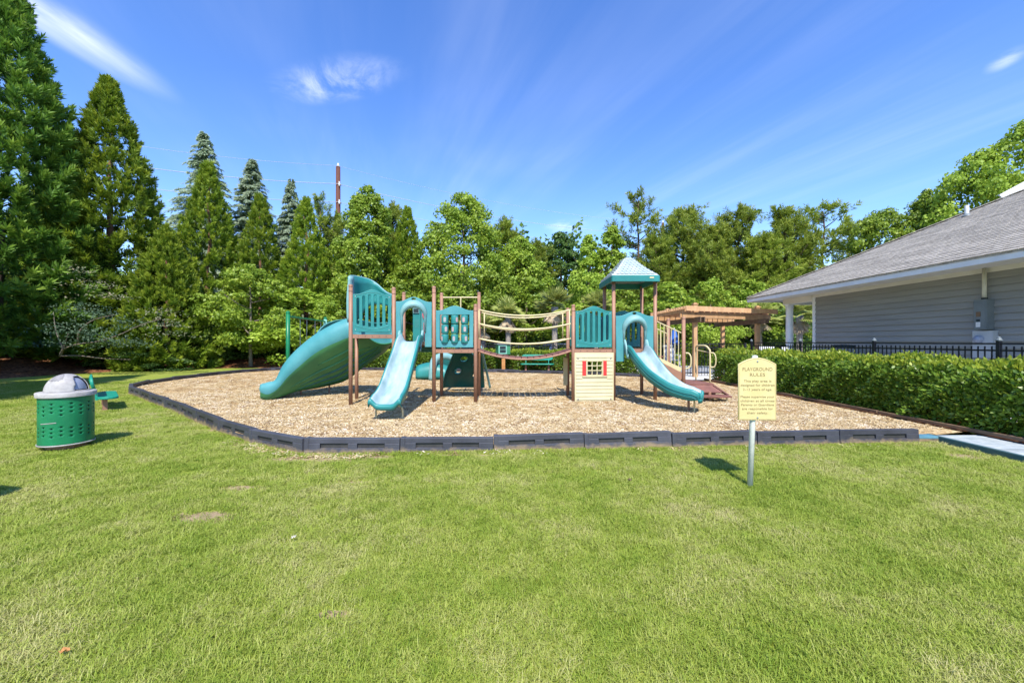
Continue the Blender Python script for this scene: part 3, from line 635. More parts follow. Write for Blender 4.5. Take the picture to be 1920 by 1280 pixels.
def trunk_mesh(H, r0, r1, m, seed=0, limbs=(), lean=0.02):
    q = random.Random(seed); mb = MB(); pts = []; n = 9
    ax = [(q.uniform(-1, 1)*lean*H*i/n, q.uniform(-1, 1)*lean*H*i/n) for i in range(n)]
    for i in range(n): pts.append((ax[i][0], ax[i][1], -.15+(H+.15)*i/(n-1)))
    mb.tube(pts, [r0*1.35 if i == 0 else r0+(r1-r0)*i/(n-1) for i in range(n)], 9)
    for (z, a, R0, up) in limbs:
        i = min(n-2, int((z+.15)/(H+.15)*(n-1))); bx, by = ax[i]; mb.tube([(bx, by, z-.1), (bx+math.cos(a)*R0*.5, by+math.sin(a)*R0*.5, z+R0*up*.25), (bx+math.cos(a)*R0*.95, by+math.sin(a)*R0*.95, z+R0*up*.9)], [max(.03, r1*1.3), .03, .012], 5)
    return mb.mesh('trunk', m, smooth=True)
def tree(name, label, x, y, crown, trunk, s=1, rz=0, group=None, z=None, sx=None):
    t = thing(name, label, 'tree', (x, y, bed_z(x, y)-.03 if z is None else z), rz, group)
    t.scale = (sx or s, sx or s, s); link_mesh('crown', crown, t); link_mesh('trunk', trunk, t); return t
def XY(px, Y): return ((px-960)/F*Y, Y)
def HT(top, px, Y): x, y = XY(px, Y); return 1.5+(640-top)/F*Y-bed_z(x, y)

# --- left group: fluffy japanese-cedar-like conifers
cA = cedar_crown(1, 19.4, 4.4, 2500, 1.1, 58, 'cedar_dark', .0, .062, rough=.10); tA = trunk_mesh(17, .22, .04, M['bark'], 1)
cB = cedar_crown(2, 15.4, 3.6, 2100, .95, 52, 'cedar', .0, .066, rough=.12); tB = trunk_mesh(13.5, .28, .04, M['bark_red'], 2)
cC = cedar_crown(3, 12, 2.7, 1350, .78, 46, 'cedar', .02, .068, rough=.14); tC = trunk_mesh(11, .2, .03, M['bark_red'], 3)
cD = cedar_crown(4, 11, 2.5, 1150, .76, 46, 'cedar', .02, .068, rough=.2); tD = trunk_mesh(10, .18, .03, M['bark_red'], 4)
cE = cedar_crown(5, 8, 2.8, 950, .85, 50, 'cedar', .0, .064, rough=.12); tE = trunk_mesh(7, .18, .03, M['bark_red'], 5)
g = 'fluffy evergreen trees along the left edge'
tree('cedar_tree', 'tallest dark fluffy evergreen filling the left edge of the photo', *XY(-4, 19.5), cA, tA, 1, .3, g)
tree('cedar_tree', 'tall pointed evergreen standing right of the huge dark one', *XY(205, 22.5), cB, tB, HT(152, 205, 22.5)/15.6, .9, g)
tree('cedar_tree', 'dark evergreen half hidden between the two tallest left trees', *XY(108, 26), cE, tE, HT(300, 108, 26)/8.2, 2.1, g, sx=1.25)
tree('cedar_tree', 'short bushy evergreen at the right foot of the tall pointed one', *XY(312, 21.8), cE, tE, HT(425, 312, 21.8)/8.2, .4, g, sx=.86)
tree('cedar_tree', 'slim light green evergreen in front of the largest blue conifer', *XY(390, 26), cC, tC, HT(306, 390, 26)/12.2, .2, g)
tree('cedar_tree', 'light green evergreen in front of the second blue conifer', *XY(487, 27), cD, tD, HT(366, 487, 27)/11.2, 1.2, g)
tree('cedar_tree', 'evergreen with a reddish trunk showing through, behind the swing set', *XY(574, 27), cD, tD, HT(372, 574, 27)/11.2, 3.0, g)
tree('cedar_tree', 'narrow evergreen between the tall maple and the widest round tree', *XY(764, 29), cC, tC, HT(390, 764, 29)/12.2, 2.2, g)
# --- blue conifers behind
dA = deodar_crown(11, 18.5, 5.2, 420); tDA = trunk_mesh(17.5, .3, .04, M['bark'], 11); dB = deodar_crown(12, 16, 4.3, 340); tDB = trunk_mesh(14.6, .26, .03, M['bark'], 12); g = 'blue green conifers behind the light green ones'
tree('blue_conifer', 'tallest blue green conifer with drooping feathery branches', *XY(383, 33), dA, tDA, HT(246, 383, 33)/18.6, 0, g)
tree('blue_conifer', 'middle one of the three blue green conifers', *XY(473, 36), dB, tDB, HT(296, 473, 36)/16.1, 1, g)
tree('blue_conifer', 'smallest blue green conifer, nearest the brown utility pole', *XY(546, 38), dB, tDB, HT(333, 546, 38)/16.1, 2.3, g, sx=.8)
# --- broadleaf trees
bA = broad_crown(21, 12, 3.0, .06, 210, 250, .175, 'leaf', point=.25); bB = broad_crown(22, 11.5, 3.6, .06, 250, 250, .175, 'leaf'); bC = broad_crown(23, 9, 2.7, .06, 190, 240, .17, 'leaf')
bD = broad_crown(24, 10, 1.9, .06, 150, 150, .17, 'leaf_lime', point=.3); bE = broad_crown(25, 11, 2.7, .1, 150, 170, .22, 'leaf_dark'); bF = broad_crown(26, 13.5, 4.2, .25, 130, 190, .22, 'leaf_lime', gap=1.4)
tK = trunk_mesh(9, .2, .05, M['bark'], 21, [(3+i*.7, i*2.4, 1.5, .8) for i in range(7)])
tree('maple_tree', 'pointed leafy tree rising just right of the brown utility pole', *XY(690, 28), bA, tK, HT(346, 690, 28)/12.1, 0)
tree('maple_tree', 'widest round topped tree behind the drum panel', *XY(868, 28), bB, tK, HT(360, 868, 28)/11.6, .5)
tree('maple_tree', 'leafy tree sloping down to the right of the round topped one', *XY(975, 29.5), bC, tK, HT(445, 975, 29.5)/9, 1.1)
tree('magnolia_tree', 'dark rounded broadleaf tree in the dip of the treeline', *XY(1050, 36), bE, tK, HT(437, 1050, 36)/11, .6)
tree('poplar_tree', 'narrow lime green tree just right of the dark rounded tree', *XY(1104, 31), bD, tK, HT(440, 1104, 31)/10, .6)
tree('poplar_tree', 'lime green tree left of the tall open pine', *XY(1148, 32), bD, tK, HT(424, 1148, 32)/10, 2.6, sx=1.2)
tree('broadleaf_tree', 'light green tree rising over the low end of the roof', *XY(1655, 29), bB, tK, HT(388, 1655, 29)/11.6, 2, sx=.85)
tree('broadleaf_tree', 'light green tree above the middle of the roof slope', *XY(1742, 28), bA, tK, HT(352, 1742, 28)/12.1, 2.9, sx=1.0)
tree('broadleaf_tree', 'tall open tree with sky gaps above the roof vent', *XY(1835, 25.5), bF, tK, HT(282, 1835, 25.5)/13.6, 1.0, sx=.8)
tree('broadleaf_tree', 'highest tree at the right edge behind the house', *XY(1925, 25), bF, tK, HT(228, 1925, 25)/13.6, 3.4, sx=.9)
# small ornamental tree in front of the cedars
bG = broad_crown(31, 5.6, 2.35, .26, 130, 210, .13, 'leaf', flat=.55); tG = trunk_mesh(4.4, .10, .03, M['bark_pale'], 31, [(1.5+i*.35, i*2.1, 1.7, .35) for i in range(8)], .01)
tree('ornamental_tree', 'small spreading tree with a slim pale trunk behind the left border', *XY(470, 23.2), bG, tG, HT(492, 470, 23.2)/5.7, .3)
# --- pines
pA, lA = pine_crown(41, 14, 2.7, 46, 'pine', .3, 1.0, .8, .35); pB, lB = pine_crown(42, 12, 3.0, 110, 'pine', .06, 1.5, .75); pC, lC = pine_crown(43, 12, 2.7, 100, 'pine', .06, 1.5, .75, .1)
tPA = trunk_mesh(13.5, .18, .04, M['bark'], 41, lA, .01); tPB = trunk_mesh(11.5, .2, .04, M['bark'], 42, lB, .01); tPC = trunk_mesh(11.5, .2, .04, M['bark'], 43, lC, .01)
g = 'pines on the right half of the treeline'
tree('pine_tree', 'tallest open pine standing above the play tower roof', *XY(1196, 35), pA, tPA, HT(362, 1196, 35)/14.1, 0, g)
tree('pine_tree', 'pine just right of the far rusty pole top', *XY(1282, 32), pB, tPB, HT(392, 1282, 32)/12.1, 0, g)
tree('pine_tree', 'pine with a bushy top above the pergola beam', *XY(1384, 31), pC, tPC, HT(390, 1384, 31)/12.1, .8, g)
tree('pine_tree', 'pine between the pergola and the tip of the roof', *XY(1472, 32), pB, tPB, HT(393, 1472, 32)/12.1, 2.4, g, sx=.9)
tree('pine_tree', 'open pine above the low tip of the roof', *XY(1543, 33), pA, tPA, HT(382, 1543, 33)/14.1, 2, g, sx=1.05)
tree('pine_tree', 'thin pine at the left edge of the light green roof side trees', *XY(1594, 34), pA, tPA, HT(408, 1594, 34)/14.1, 4, g, sx=.7)
tree('pine_tree', 'low pine filling the gap left of the tall open pine top', *XY(1230, 30), pC, tPC, HT(440, 1230, 30)/12.1, 4, g)
tree('pine_tree', 'low pine between the two bushy topped pines', *XY(1335, 29.5), pB, tPB, HT(425, 1335, 29.5)/12.1, 5, g, sx=.8)
tree('pine_tree', 'low pine behind the right end of the pergola', *XY(1430, 29), pC, tPC, HT(440, 1430, 29)/12.1, 1.5, g, sx=.85)
g = 'thin pines behind the leafy trees'
tree('thin_pine', 'thin pine between the smallest blue conifer and the utility pole', *XY(600, 33), pA, tPA, HT(368, 600, 33)/14.1, 1, g, sx=.7)
tree('thin_pine', 'thin pine behind the right shoulder of the tall maple', *XY(735, 32), pC, tPC, HT(386, 735, 32)/12.1, 1, g, sx=.8)
tree('thin_pine', 'thin pine on the right shoulder of the round topped tree', *XY(946, 32), pC, tPC, HT(412, 946, 32)/12.1, 3, g, sx=.8)
tree('thin_pine', 'thin pine behind the left end of the leafy dip', *XY(1003, 34), pC, tPC, HT(452, 1003, 34)/12.1, 2, g, sx=.7)
tree('thin_pine', 'thin pine just left of the brown utility pole', *XY(628, 34), pC, tPC, HT(402, 628, 34)/12.1, 2, g, sx=.7)

# --- understory trees behind the pool fence
uA = broad_crown(51, 5, 2.1, .03, 85, 150, .15, 'leaf'); uB = broad_crown(52, 5, 2.1, .03, 85, 150, .15, 'leaf_lime'); uC = broad_crown(53, 5, 2.1, .03, 85, 150, .16, 'leaf_dark')
tU = trunk_mesh(3.5, .09, .03, M['bark'], 51, [(1+i*.4, i*2.3, 1.2, .6) for i in range(5)])
us = [(652, 24.6, 520, uB, 'young tree behind the top of the spiral slide'), (715, 25.5, 540, uA, 'leafy sapling behind the left slatted panel'), (790, 25, 520, uA, 'leafy sapling behind the slide arch beside the drum panel'),
      (850, 24.5, 535, uB, 'leafy sapling above the tic tac drum panel'), (915, 25.2, 510, uA, 'leafy sapling left of the left palm'), (985, 25.6, 520, uA, 'leafy sapling between the two palms behind the bridge'),
      (1095, 25, 505, uB, 'lime sapling right of the big palm'), (1160, 25.5, 540, uA, 'leafy sapling under the play tower roof'), (1255, 26, 530, uA, 'leafy sapling left of the pergola'),
      (1330, 25.5, 520, uB, 'lime sapling above the middle of the pergola'), (1400, 27, 525, uA, 'leafy sapling behind the right end of the pergola'), (1475, 27, 535, uC, 'dark shrub behind the porch column'),
      (1530, 28, 530, uA, 'leafy sapling behind the house corner'), (395, 24.5, 560, uC, 'dark shrub in the shade left of the small ornamental tree'), (560, 25, 540, uB, 'young tree behind the green swing post'),
      (605, 26, 600, uC, 'dark shrub low behind the swing chains'), (265, 22, 600, uC, 'dark low shrub under the short bushy evergreen'), (60, 21.5, 610, uC, 'dark low shrub under the huge left evergreen'), (1205, 27, 575, uC, 'dark shrub behind the right slide arch')]
for i, (px, Y, top, cr, lb) in enumerate(us):
    tree('young_tree', lb, *XY(px, Y), cr, tU, HT(top, px, Y)/5.0, i*1.3, 'young trees and shrubs filling the foot of the treeline', sx=1.0+.25*(i % 3))

# --- woodland mass far behind
rs = np.random.RandomState(77); n = 70000; X = rs.uniform(-62, 62, n); Y = rs.uniform(37, 48, n)
topz = 8.2+1.6*np.sin(X*.35)+1.1*np.sin(X*.9+1)+.7*np.sin(X*2.3); topz *= np.clip(1.25-np.abs(X+5)*.002, .7, 1.3); Z = topz*rs.uniform(0, 1, n)**.8
Y = Y+1.2*np.sin(X*1.7+Z*.9)*np.sin(Z*1.3+X*.4)
P = np.stack([X, Y, Z], 1); Nn = nrm(rdir(rs, n)+np.array([[0, -.5, .5]])); D = nrm(np.cross(Nn, rdir(rs, n))); Ls = rs.uniform(.3, .6, n)
o = link_mesh('far_woodland', leaves_mesh('far_woodland', P, D, Nn, Ls, Ls*.8, .3+.35*np.sin(X*1.3)*np.sin(Z)+rs.uniform(-.2, .2, n), L_['wood_far']))
tag(o, 'dense dark woodland mass behind the treeline', None, None, 'stuff')
# low ground cover under the trees
n = 26000; X = rs.uniform(-34, 8, n); Y = np.where(X < -18, rs.uniform(22, 31, n), rs.uniform(24.5, 31, n)); Z = rs.uniform(0, 1, n)**1.4*(1.1+.7*np.sin(X*1.1)*np.sin(Y))+.5
P = np.stack([X, Y, Z], 1); Nn = nrm(rdir(rs, n)+np.array([[0, -.4, .6]])); Ls = rs.uniform(.15, .32, n)
o = link_mesh('undergrowth', leaves_mesh('undergrowth', P, nrm(np.cross(Nn, rdir(rs, n))), Nn, Ls, Ls*.6, rs.uniform(0, .8, n), L_['leaf_dark'])); tag(o, 'dark low undergrowth beneath the trees', None, None, 'stuff')

# --- two trees just outside the left edge that shade the left lawn
tree('cedar_tree', 'large evergreen just beyond the left edge whose shade falls on the lawn', -16.2, 6.0, cB, tB, .98, 1, None, 0, 1.05)
tree('cedar_tree', 'second large evergreen beyond the left edge shading the pine straw', -21.5, 8.5, cB, tB, 1.05, 2.5, None, 0, 1.2)

# --- dogwood with bare leaning limbs
dt = thing('dogwood_tree', 'sprawling dogwood with pale leaf sprays and bare leaning limbs in front of the dark evergreens', 'tree', (*XY(118, 17.8), 0)); dz = dt.location
limbs = [[(112, 668), (118, 655), (145, 645), (185, 640), (225, 627), (262, 610), (300, 598)], [(115, 667), (150, 667), (195, 672), (245, 674)], [(113, 668), (120, 650), (128, 625)],
         [(118, 655), (105, 620), (100, 585)], [(145, 645), (150, 620), (175, 600), (215, 590)]]
mb = MB()
for i, l in enumerate(limbs):
    pts = [W(px, py, 17.8+.15*j*(1 if i % 2 else -1)) for j, (px, py) in enumerate(l)]; pts = smooth_pts(pts, 14); mb.tube(pts, [.038-.027*j/13 for j in range(14)], 6)
mb.build('limb', M['bark_pale'], dt, smooth=True, label='bare pale leaning limbs')
def sprays(spots, mname, seed, nm):
    rs = np.random.RandomState(seed); P = []
    for (px, py, wx, wy, n) in spots:
        c = np.array(W(px, py, 17.6+rs.uniform(-.5, .5))); k = n
        layers = rs.randint(0, 3, k); q = np.stack([rs.normal(0, wx*.0235/2, k), rs.normal(0, .35, k), (layers-1)*wy*.0235*.35+rs.normal(0, .035, k)], 1); q[:, 2] -= .12*np.abs(q[:, 0]); P.append(c+q)
    P = np.concatenate(P); n = len(P); Nn = nrm(rdir(rs, n)*.45+np.array([[0, -.3, .9]])); D = nrm(np.cross(Nn, rdir(rs, n))+np.array([[.2, 0, -.35]])); L = rs.uniform(.08, .15, n)
    P = P-np.array(dz); o = link_mesh(nm, leaves_mesh(nm, P, D, Nn, L, L*.5, rs.uniform(0, 1, n), L_[mname]), dt); return o
sprays([(150, 505, 34, 14, 90), (175, 530, 46, 16, 130), (200, 552, 46, 10, 110), (305, 582, 36, 14, 100), (310, 602, 50, 14, 130), (325, 622, 40, 8, 80)], 'leaf_pale', 3, 'pale_leaves').data
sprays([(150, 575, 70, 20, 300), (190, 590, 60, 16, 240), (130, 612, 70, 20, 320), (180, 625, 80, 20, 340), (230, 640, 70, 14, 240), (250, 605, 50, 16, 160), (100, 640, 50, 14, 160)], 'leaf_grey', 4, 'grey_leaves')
lowb = broad_crown(61, 1.2, .95, 0, 46, 110, .09, 'leaf_dark', flat=.8)
t = thing('low_shrub', 'low trailing leafy shrub on the pine straw near the lawn corner', 'shrub', (*XY(318, 20.6), bed_z(*XY(318, 20.6)))); t.scale = (1.5, 1.0, .62); link_mesh('foliage', lowb, t)
t2 = thing('low_shrub', 'small low shrub seen under the left end of the bridge', 'shrub', (*XY(738, 21.3), .1)); t2.scale = (.6, .6, .8); link_mesh('foliage', lowb, t2)

# --- palms
def palm(label, px, py, Y, r, zb=0, seed=1, dead=True, lean=0):
    x = (px-960)/F*Y; zc = 1.5-(py-640)/F*Y; t = thing('palm_tree', label, 'palm', (x, Y, zb), 0, 'cabbage palms around the pool'); h = zc-zb
    mb = MB(); mb.tube([(lean*i/5, 0, h*i/5-.1) for i in range(6)], [.2, .16, .15, .15, .16, .2], 10); mb.build('trunk', M['palm_trunk'], t, world=False, smooth=True)
    rs = np.random.RandomState(seed)
    def fans(n, elo, ehi, rr, name, m, droop):
        P = []; D = []; Nn = []; L = []; T = []; st = MB()
        for k in range(n):
            a = 6.283*k/n+rs.uniform(-.2, .2); e = R(rs.uniform(elo, ehi)); d = np.array([math.cos(a)*math.cos(e), math.sin(a)*math.cos(e), math.sin(e)]); pl = rr*rs.uniform(.35, .5)
            tip = d*pl; tip[2] -= droop*pl*.3; st.tube([(lean, 0, h), tuple(np.array([lean, 0, h])+tip)], .012, 4); side = np.cross(d, [0, 0, 1]); side /= np.linalg.norm(side); up = np.cross(side, d)
            for j in range(17):
                s = (j-8)/8*1.5; q = d*math.cos(s)+side*math.sin(s); q = q-np.array([0, 0, droop*(.25+.3*abs(s))]); P.append(np.array([lean, 0, h])+tip); D.append(q); Nn.append(up*.6+side*.3*math.sin(j)+np.array([0, -.7, .2])); L.append(rr*.62*(1-.12*abs(s))*rs.uniform(.9, 1.1)); T.append(rs.uniform(0, 1)*.5+.3*rs.rand())
        o = link_mesh(name, leaves_mesh(name, np.array(P), np.array(D), np.array(Nn), np.array(L), np.array(L)*.15, np.array(T), m), t)
    fans(26, -25, 80, r, 'fronds', L_['palm'], .5)
    if dead: fans(10, -75, -40, r*.85, 'dead_fronds', L_['palm_dead'], .9)
    return t
palm('largest palm with hanging dead fronds behind the right end of the bridge', 1040, 572, 21.5, 1.15, 0, 1)
palm('palm behind the left middle of the bridge with pale dead fronds', 953, 588, 22.5, 1.15, 0, 2)
palm('small palm at the left end of the bridge', 906, 612, 23, .95, 0, 3)
palm('pale yellow green palm behind the right slatted panel', 1118, 572, 23.5, 1.1, 0, 4, False)
palm('palm behind the right post of the pergola', 1424, 592, 25.5, 1.3, 0, 5)
palm('yellowing palm behind the white porch column', 1499, 588, 22, 1.15, 0, 6)

# --- hedges
def hedge(name, label, x0, x1, y0, y1, z0, z1, n, ls, axis_pts=None, seed=1):
    """clipped hedge: leaves on a rounded box shell plus inner fill; axis_pts bends it in plan"""
    rs = np.random.RandomState(seed); t = thing(name, label, 'hedge', (0, 0, 0))
    A = [Vector(p) for p in axis_pts]; seg = [(b_-a).length for a, b_ in zip(A, A[1:])]; tot = sum(seg); s = rs.uniform(0, tot, n); cum = np.cumsum([0]+seg)
    idx = np.clip(np.searchsorted(cum, s, side='right')-1, 0, len(seg)-1); tt = (s-cum[idx])/np.array(seg)[idx]
    a = np.array([[p.x, p.y] for p in A]); c = a[idx]*(1-tt[:, None])+a[idx+1]*tt[:, None]; dr = (a[idx+1]-a[idx]); dr /= np.linalg.norm(dr, axis=1, keepdims=True); nr_ = np.stack([dr[:, 1], -dr[:, 0]], 1)
    hw, h = (x1-x0)/2, z1-z0; ph = rs.uniform(-.25, math.pi+.25, n); e = .6
    cx = np.sign(np.cos(ph))*np.abs(np.cos(ph))**e*hw; cz = np.sign(np.sin(ph))*np.abs(np.sin(ph))**e*h*.98
    cz = np.where(cz < .04*h, rs.uniform(0, 1, n)*h*.9, cz); 
    lump = 1+.09*np.sin(s*2.1+cz*3)+.09*np.sin(s*5.3+cz*6+cx*3)+.05*np.sin(s*11+cz*9)
    dep = 1-np.abs(rs.normal(0, .09, n)); X2 = cx*lump*dep; Z2 = z0+cz*(1+.045*np.sin(s*3.1)+.04*np.sin(s*7.7+cx*5))*dep
    inn = rs.rand(n) < .34; cx = np.where(inn, rs.uniform(-.9, .9, n)*hw, cx); cz = np.where(inn, rs.uniform(0, .75, n)*h, cz); X2 = np.where(inn, cx, X2); Z2 = np.where(inn, z0+cz, Z2)
    spr = rs.rand(n) < .02; Z2 = np.where(spr & (cz > .8*h), Z2+rs.uniform(0, .09, n), Z2)
    P = np.stack([c[:, 0]+nr_[:, 0]*X2, c[:, 1]+nr_[:, 1]*X2, Z2], 1)
    on = nrm(np.stack([nr_[:, 0]*cx/hw, nr_[:, 1]*cx/hw, cz/h*.8], 1)); Nn = nrm(on*.5+rdir(rs, n)*.8+np.array([[0, 0, .35]])); D = nrm(np.cross(Nn, rdir(rs, n))+on*.5+np.array([[0, 0, .2]])); L = ls*rs.uniform(.65, 1.3, n)
    tip = (Z2 > z0+h*.86) & (rs.rand(n) < .7); T = rs.uniform(0, .75, n)
    link_mesh('foliage', leaves_mesh('foliage', P[~tip], D[~tip], Nn[~tip], L[~tip], L[~tip]*.55, T[~tip], L_['hedge']), t)
    link_mesh('new_growth', leaves_mesh('new_growth', P[tip], (D+np.array([0, 0, .7]))[tip], Nn[tip], L[tip], L[tip]*.5, T[tip], L_['hedge_tip']), t, )
    mb = MB()
    for p, q in zip(A, A[1:]):
        for k in range(max(2, int((q-p).length/.55))):
            u = k/max(2, int((q-p).length/.55)); b0 = p.lerp(q, u); mb.tube([(b0.x, b0.y, z0-.1), (b0.x+rnd.uniform(-.15, .15), b0.y+rnd.uniform(-.15, .15), z0+h*.6)], [.03, .012], 5)
    mb.build('stems', M['bark'], t, kind='stuff'); return t
hedge('side_hedge', 'long clipped green hedge along the right side of the play area', -.64, .60, 0, 0, .06, 1.20, 92000, .08, [(7.85, 3.2), (7.83, 9), (7.75, 14.3)], 5)
hedge('back_hedge', 'lower clipped hedge along the back of the play area, left of the gap', -.55, .55, 0, 0, .05, 1.05, 46000, .115, [(-9.8, 22.3), (-6, 21.6), (-1.5, 20.8), (2.0, 20.3), (4.0, 19.0), (5.4, 17.2)], 6)
# edging timbers at the foot of the side hedge
et = thing('hedge_edging', 'old brown wooden edging boards along the foot of the side hedge', 'edging', (0, 0, 0))
for i in range(5):
    a, b_ = Vector((7.13, 3.2+i*2.3, .13)), Vector((7.13-.02*i, 3.2+(i+1)*2.3-.04, .13)); MB().bar(a, b_, .05, .055).build('edging_board', M['wood_dark'], et, bevel=.006)
# ------------------------------------------------------------------ house
hs = thing('house', 'single storey clubhouse with grey lap siding, white fascia and grey shingle roof', 'building', (11.6, 9, 0))
XW, YC = 11.6, 15.37
MB().box((XW+4.05, (YC-2)/2+.0, 1.6), (8, YC+2-.1, 3.2)).build('wall', M['siding'], hs)
# lap siding boards on the near wall, each a separate board leaning out at its lower edge
nb = 19; expo = .168
for i in range(nb):
    z0 = 3.18-expo*(i+1)
    if z0 < -.05: break
    mb = MB(); y0, y1 = -1.9, YC-.12; x = XW; zt = z0+expo+.012
    mb.add([(x-.054, y0, z0), (x-.054, y1, z0), (x-.012, y1, zt), (x-.012, y0, zt), (x+.02, y0, z0), (x+.02, y1, z0), (x+.02, y1, zt), (x+.02, y0, zt)],
           [(3, 2, 1, 0), (4, 5, 6, 7), (0, 1, 5, 4), (2, 3, 7, 6), (0, 4, 7, 3), (1, 2, 6, 5)]); mb.build('siding_board', M['siding'], hs)
MB().box((XW-.02, YC-.06, 1.58), (.07, .13, 3.2)).build('corner_trim', M['white'], hs)
MB().box((XW-.025, (YC-2)/2, 3.24), (.05, YC+2, .13)).build('frieze_board', M['soffit'], hs)
XE, YE, ZE, PT = 10.42, 17.7, 3.41, .51
mb = MB(); mb.box(((XE+12.4)/2, (YE-2)/2+.02, 3.30), (12.4-XE-.03, YE+2-.06, .03)); mb.box((16.5, (YE+YC)/2, 3.298), (8.2, YE-YC-.06, .03)); mb.build('soffit', M['soffit'], hs)
MB().box((XE, (YE-2)/2, 3.315), (.035, YE+2, .19)).build('fascia', M['white'], hs)
MB().box(((XE+24.4)/2, YE, 3.313), (24.4-XE, .035, .186)).build('fascia', M['white'], hs)
# porch beam and column
MB().box((XW+.02, (YC+16.9)/2+.05, 3.16), (.22, 16.9-YC+.1, .24)).build('porch_beam', M['soffit'], hs)
mb = MB(); mb.lathe([(.17, 0), (.17, .12), (.145, .16), (.14, 1.2), (.128, 2.86), (.15, 2.9), (.15, 2.94), (.132, 2.97), (.16, 3.02), (.17, 3.05), (0, 3.05)], (XW+.0, 16.72, 0), 20); mb.box((XW, 16.72, .03), (.4, .4, .06)); mb.build('porch_column', M['white'], hs, smooth=False)
MB().box((XW+.02, 16.72, 3.045), (.34, .34, .02)).build('column_cap', M['white'], hs)
MB().box(((XW+19)/2, 16.9, 3.16), (19-XW, .2, .22)).build('porch_beam', M['soffit'], hs)
# roof slabs: hip roof, near slope and end slope
RX = XE+7.0
def roof_pt(x, y): return (x, y, ZE+PT*min(x-XE, YE-y))
mb = MB(); A = (XE-.03, -2.0, ZE-.015); B = (XE-.03, YE+.03, ZE-.015); C = (RX, YE-7.0, ZE+PT*7); D = (RX, -2.0, ZE+PT*7); th = .05
mb.add([A, B, C, D]+[(x, y, z-th) for x, y, z in (A, B, C, D)], [(0, 3, 2, 1), (4, 5, 6, 7), (0, 1, 5, 4), (3, 7, 6, 2)])
B2 = (RX+7.03, YE+.03, ZE-.015); mb.add([B, B2, C]+[(x, y, z-th) for x, y, z in (B, B2, C)], [(0, 2, 1), (3, 4, 5), (0, 1, 4, 3)])
roof = mb.build('roof', M['shingle'], hs)
# shingle strips, nearest first as single pieces
EX = .143; sl = math.atan(PT); run = EX*math.cos(sl); SW = .92; strips = []
def shingle_mesh():
    mb = MB(); L = EX*1.35
    for k in range(3):                     # three tabs with gaps, thicker lower edge
        y0 = -SW/2+k*SW/3+.006; y1 = y0+SW/3-.012
        mb.add([(0, y0, .0), (0, y1, .0), (L, y1, -.012), (L, y0, -.012), (0, y0, .016), (0, y1, .016), (L, y1, .0), (L, y0, .0)], [(0, 1, 2, 3), (4, 7, 6, 5), (0, 4, 5, 1), (1, 5, 6, 2), (3, 2, 6, 7), (0, 3, 7, 4)])
    return mb
smb = shingle_mesh(); sme = smb.mesh('shingle', M['shingle'])
rows = int(6.9/run)
for r_ in range(rows):
    x = XE-.045+r_*run
    ymax = YE-(x-XE)-SW/2-.05
    y = ymax
    off = (r_*.31) % SW
    y = ymax-off*.35
    while y > 2.5:
        d = math.hypot(x, y); vis = (960+750*x/y) < 2010
        if vis: strips.append((d, x, y, ZE+PT*(x-XE)+.0))
        y -= SW
strips.sort(); rot = (0, -sl, 0)
for d, x, y, z in strips[:300]:
    link_mesh('shingle', sme, roof, (x-hs.location.x, y-hs.location.y, z-hs.location.z+rnd.uniform(0, .004)), rot)
big = MB(); Ry = Matrix.Rotation(-sl, 3, 'Y')
for d, x, y, z in strips[300:]:
    base = Vector((x, y, z+rnd.uniform(0, .004))); big.add([base+Ry @ Vector(v) for v in smb.v], smb.f)
big.build('shingle_rows', M['shingle'], roof, kind='stuff')
# hip cap
mb = MB(); nH = 34
for i in range(nH):
    t0 = 7.0*i/nH; p = Vector((XE+t0, YE-t0, ZE+PT*t0+.03)); q = Vector((XE+t0+.24, YE-t0-.24, ZE+PT*(t0+.24)+.022)); mb.bar(p, q, .2, .02)
mb.build('hip_cap', M['shingle'], roof)
# gable rake rising from the hip near the right edge
A = Vector((15.45, 12.62, ZE+PT*5.03)); B = Vector((17.4, 11.6, 7.35)); rk = MB(); rk.bar(A+Vector((0, 0, .05)), B, .06, .24); rk.build('rake_board', M['white'], hs)
mb = MB(); mb.add([A+Vector((.05, 0, -.1)), B+Vector((.05, 0, -.1)), B+Vector((.3, -9, -.1)), A+Vector((1.0, -6, .35))], [(0, 1, 2, 3)]); mb.build('gable_roof', M['shingle'], hs, solid=.08)
# vent pipe
vx, vy = 14.55, 12.8; vz = ZE+PT*(vx-XE); v = MB(); v.tube([(vx, vy, vz-.1), (vx, vy, vz+.33)], .055, 12); v.build('vent_pipe', M['white_plastic'], hs, smooth=False)
v = MB(); v.lathe([(.12, -.02), (.09, .03), (.062, .06), (.057, .065)], (vx, vy, vz), 14); v.build('vent_flashing', M['box_grey'], hs)
# electrical boxes on the wall
eb = thing('electrical_panel', 'grey wall mounted electrical box with conduit above the meter box', 'electrical box', (XW-.03, 9.7, 1.78))
MB().box((XW-.13, 9.72, 2.15), (.2, .27, .73)).build('enclosure', M['box_grey'], eb, bevel=.006)
MB().box((XW-.237, 9.72, 2.13), (.012, .24, .66)).build('door', M['box_grey'], eb, bevel=.004)
mb = MB(); mb.tube([(XW-.12, 9.72, 2.5), (XW-.12, 9.72, 3.27)], .042, 12); mb.build('conduit', M['conduit'], eb, smooth=True)
mb = MB(); mb.tube([(XW-.12, 9.72, 2.5), (XW-.12, 9.72, 2.56)], .055, 12); mb.build('conduit_collar', M['dark'], eb)
MB().box((XW-.246, 9.74, 2.16), (.012, .09, .12)).build('worn_label', M['wood_dark'], eb, label='brown worn sticker')
MB().box((XW-.246, 9.745, 2.01), (.010, .07, .05)).build('small_plate', M['dark'], eb)
MB().box((XW-.246, 9.745, 1.91), (.010, .09, .12)).build('white_label', M['white_plastic'], eb)
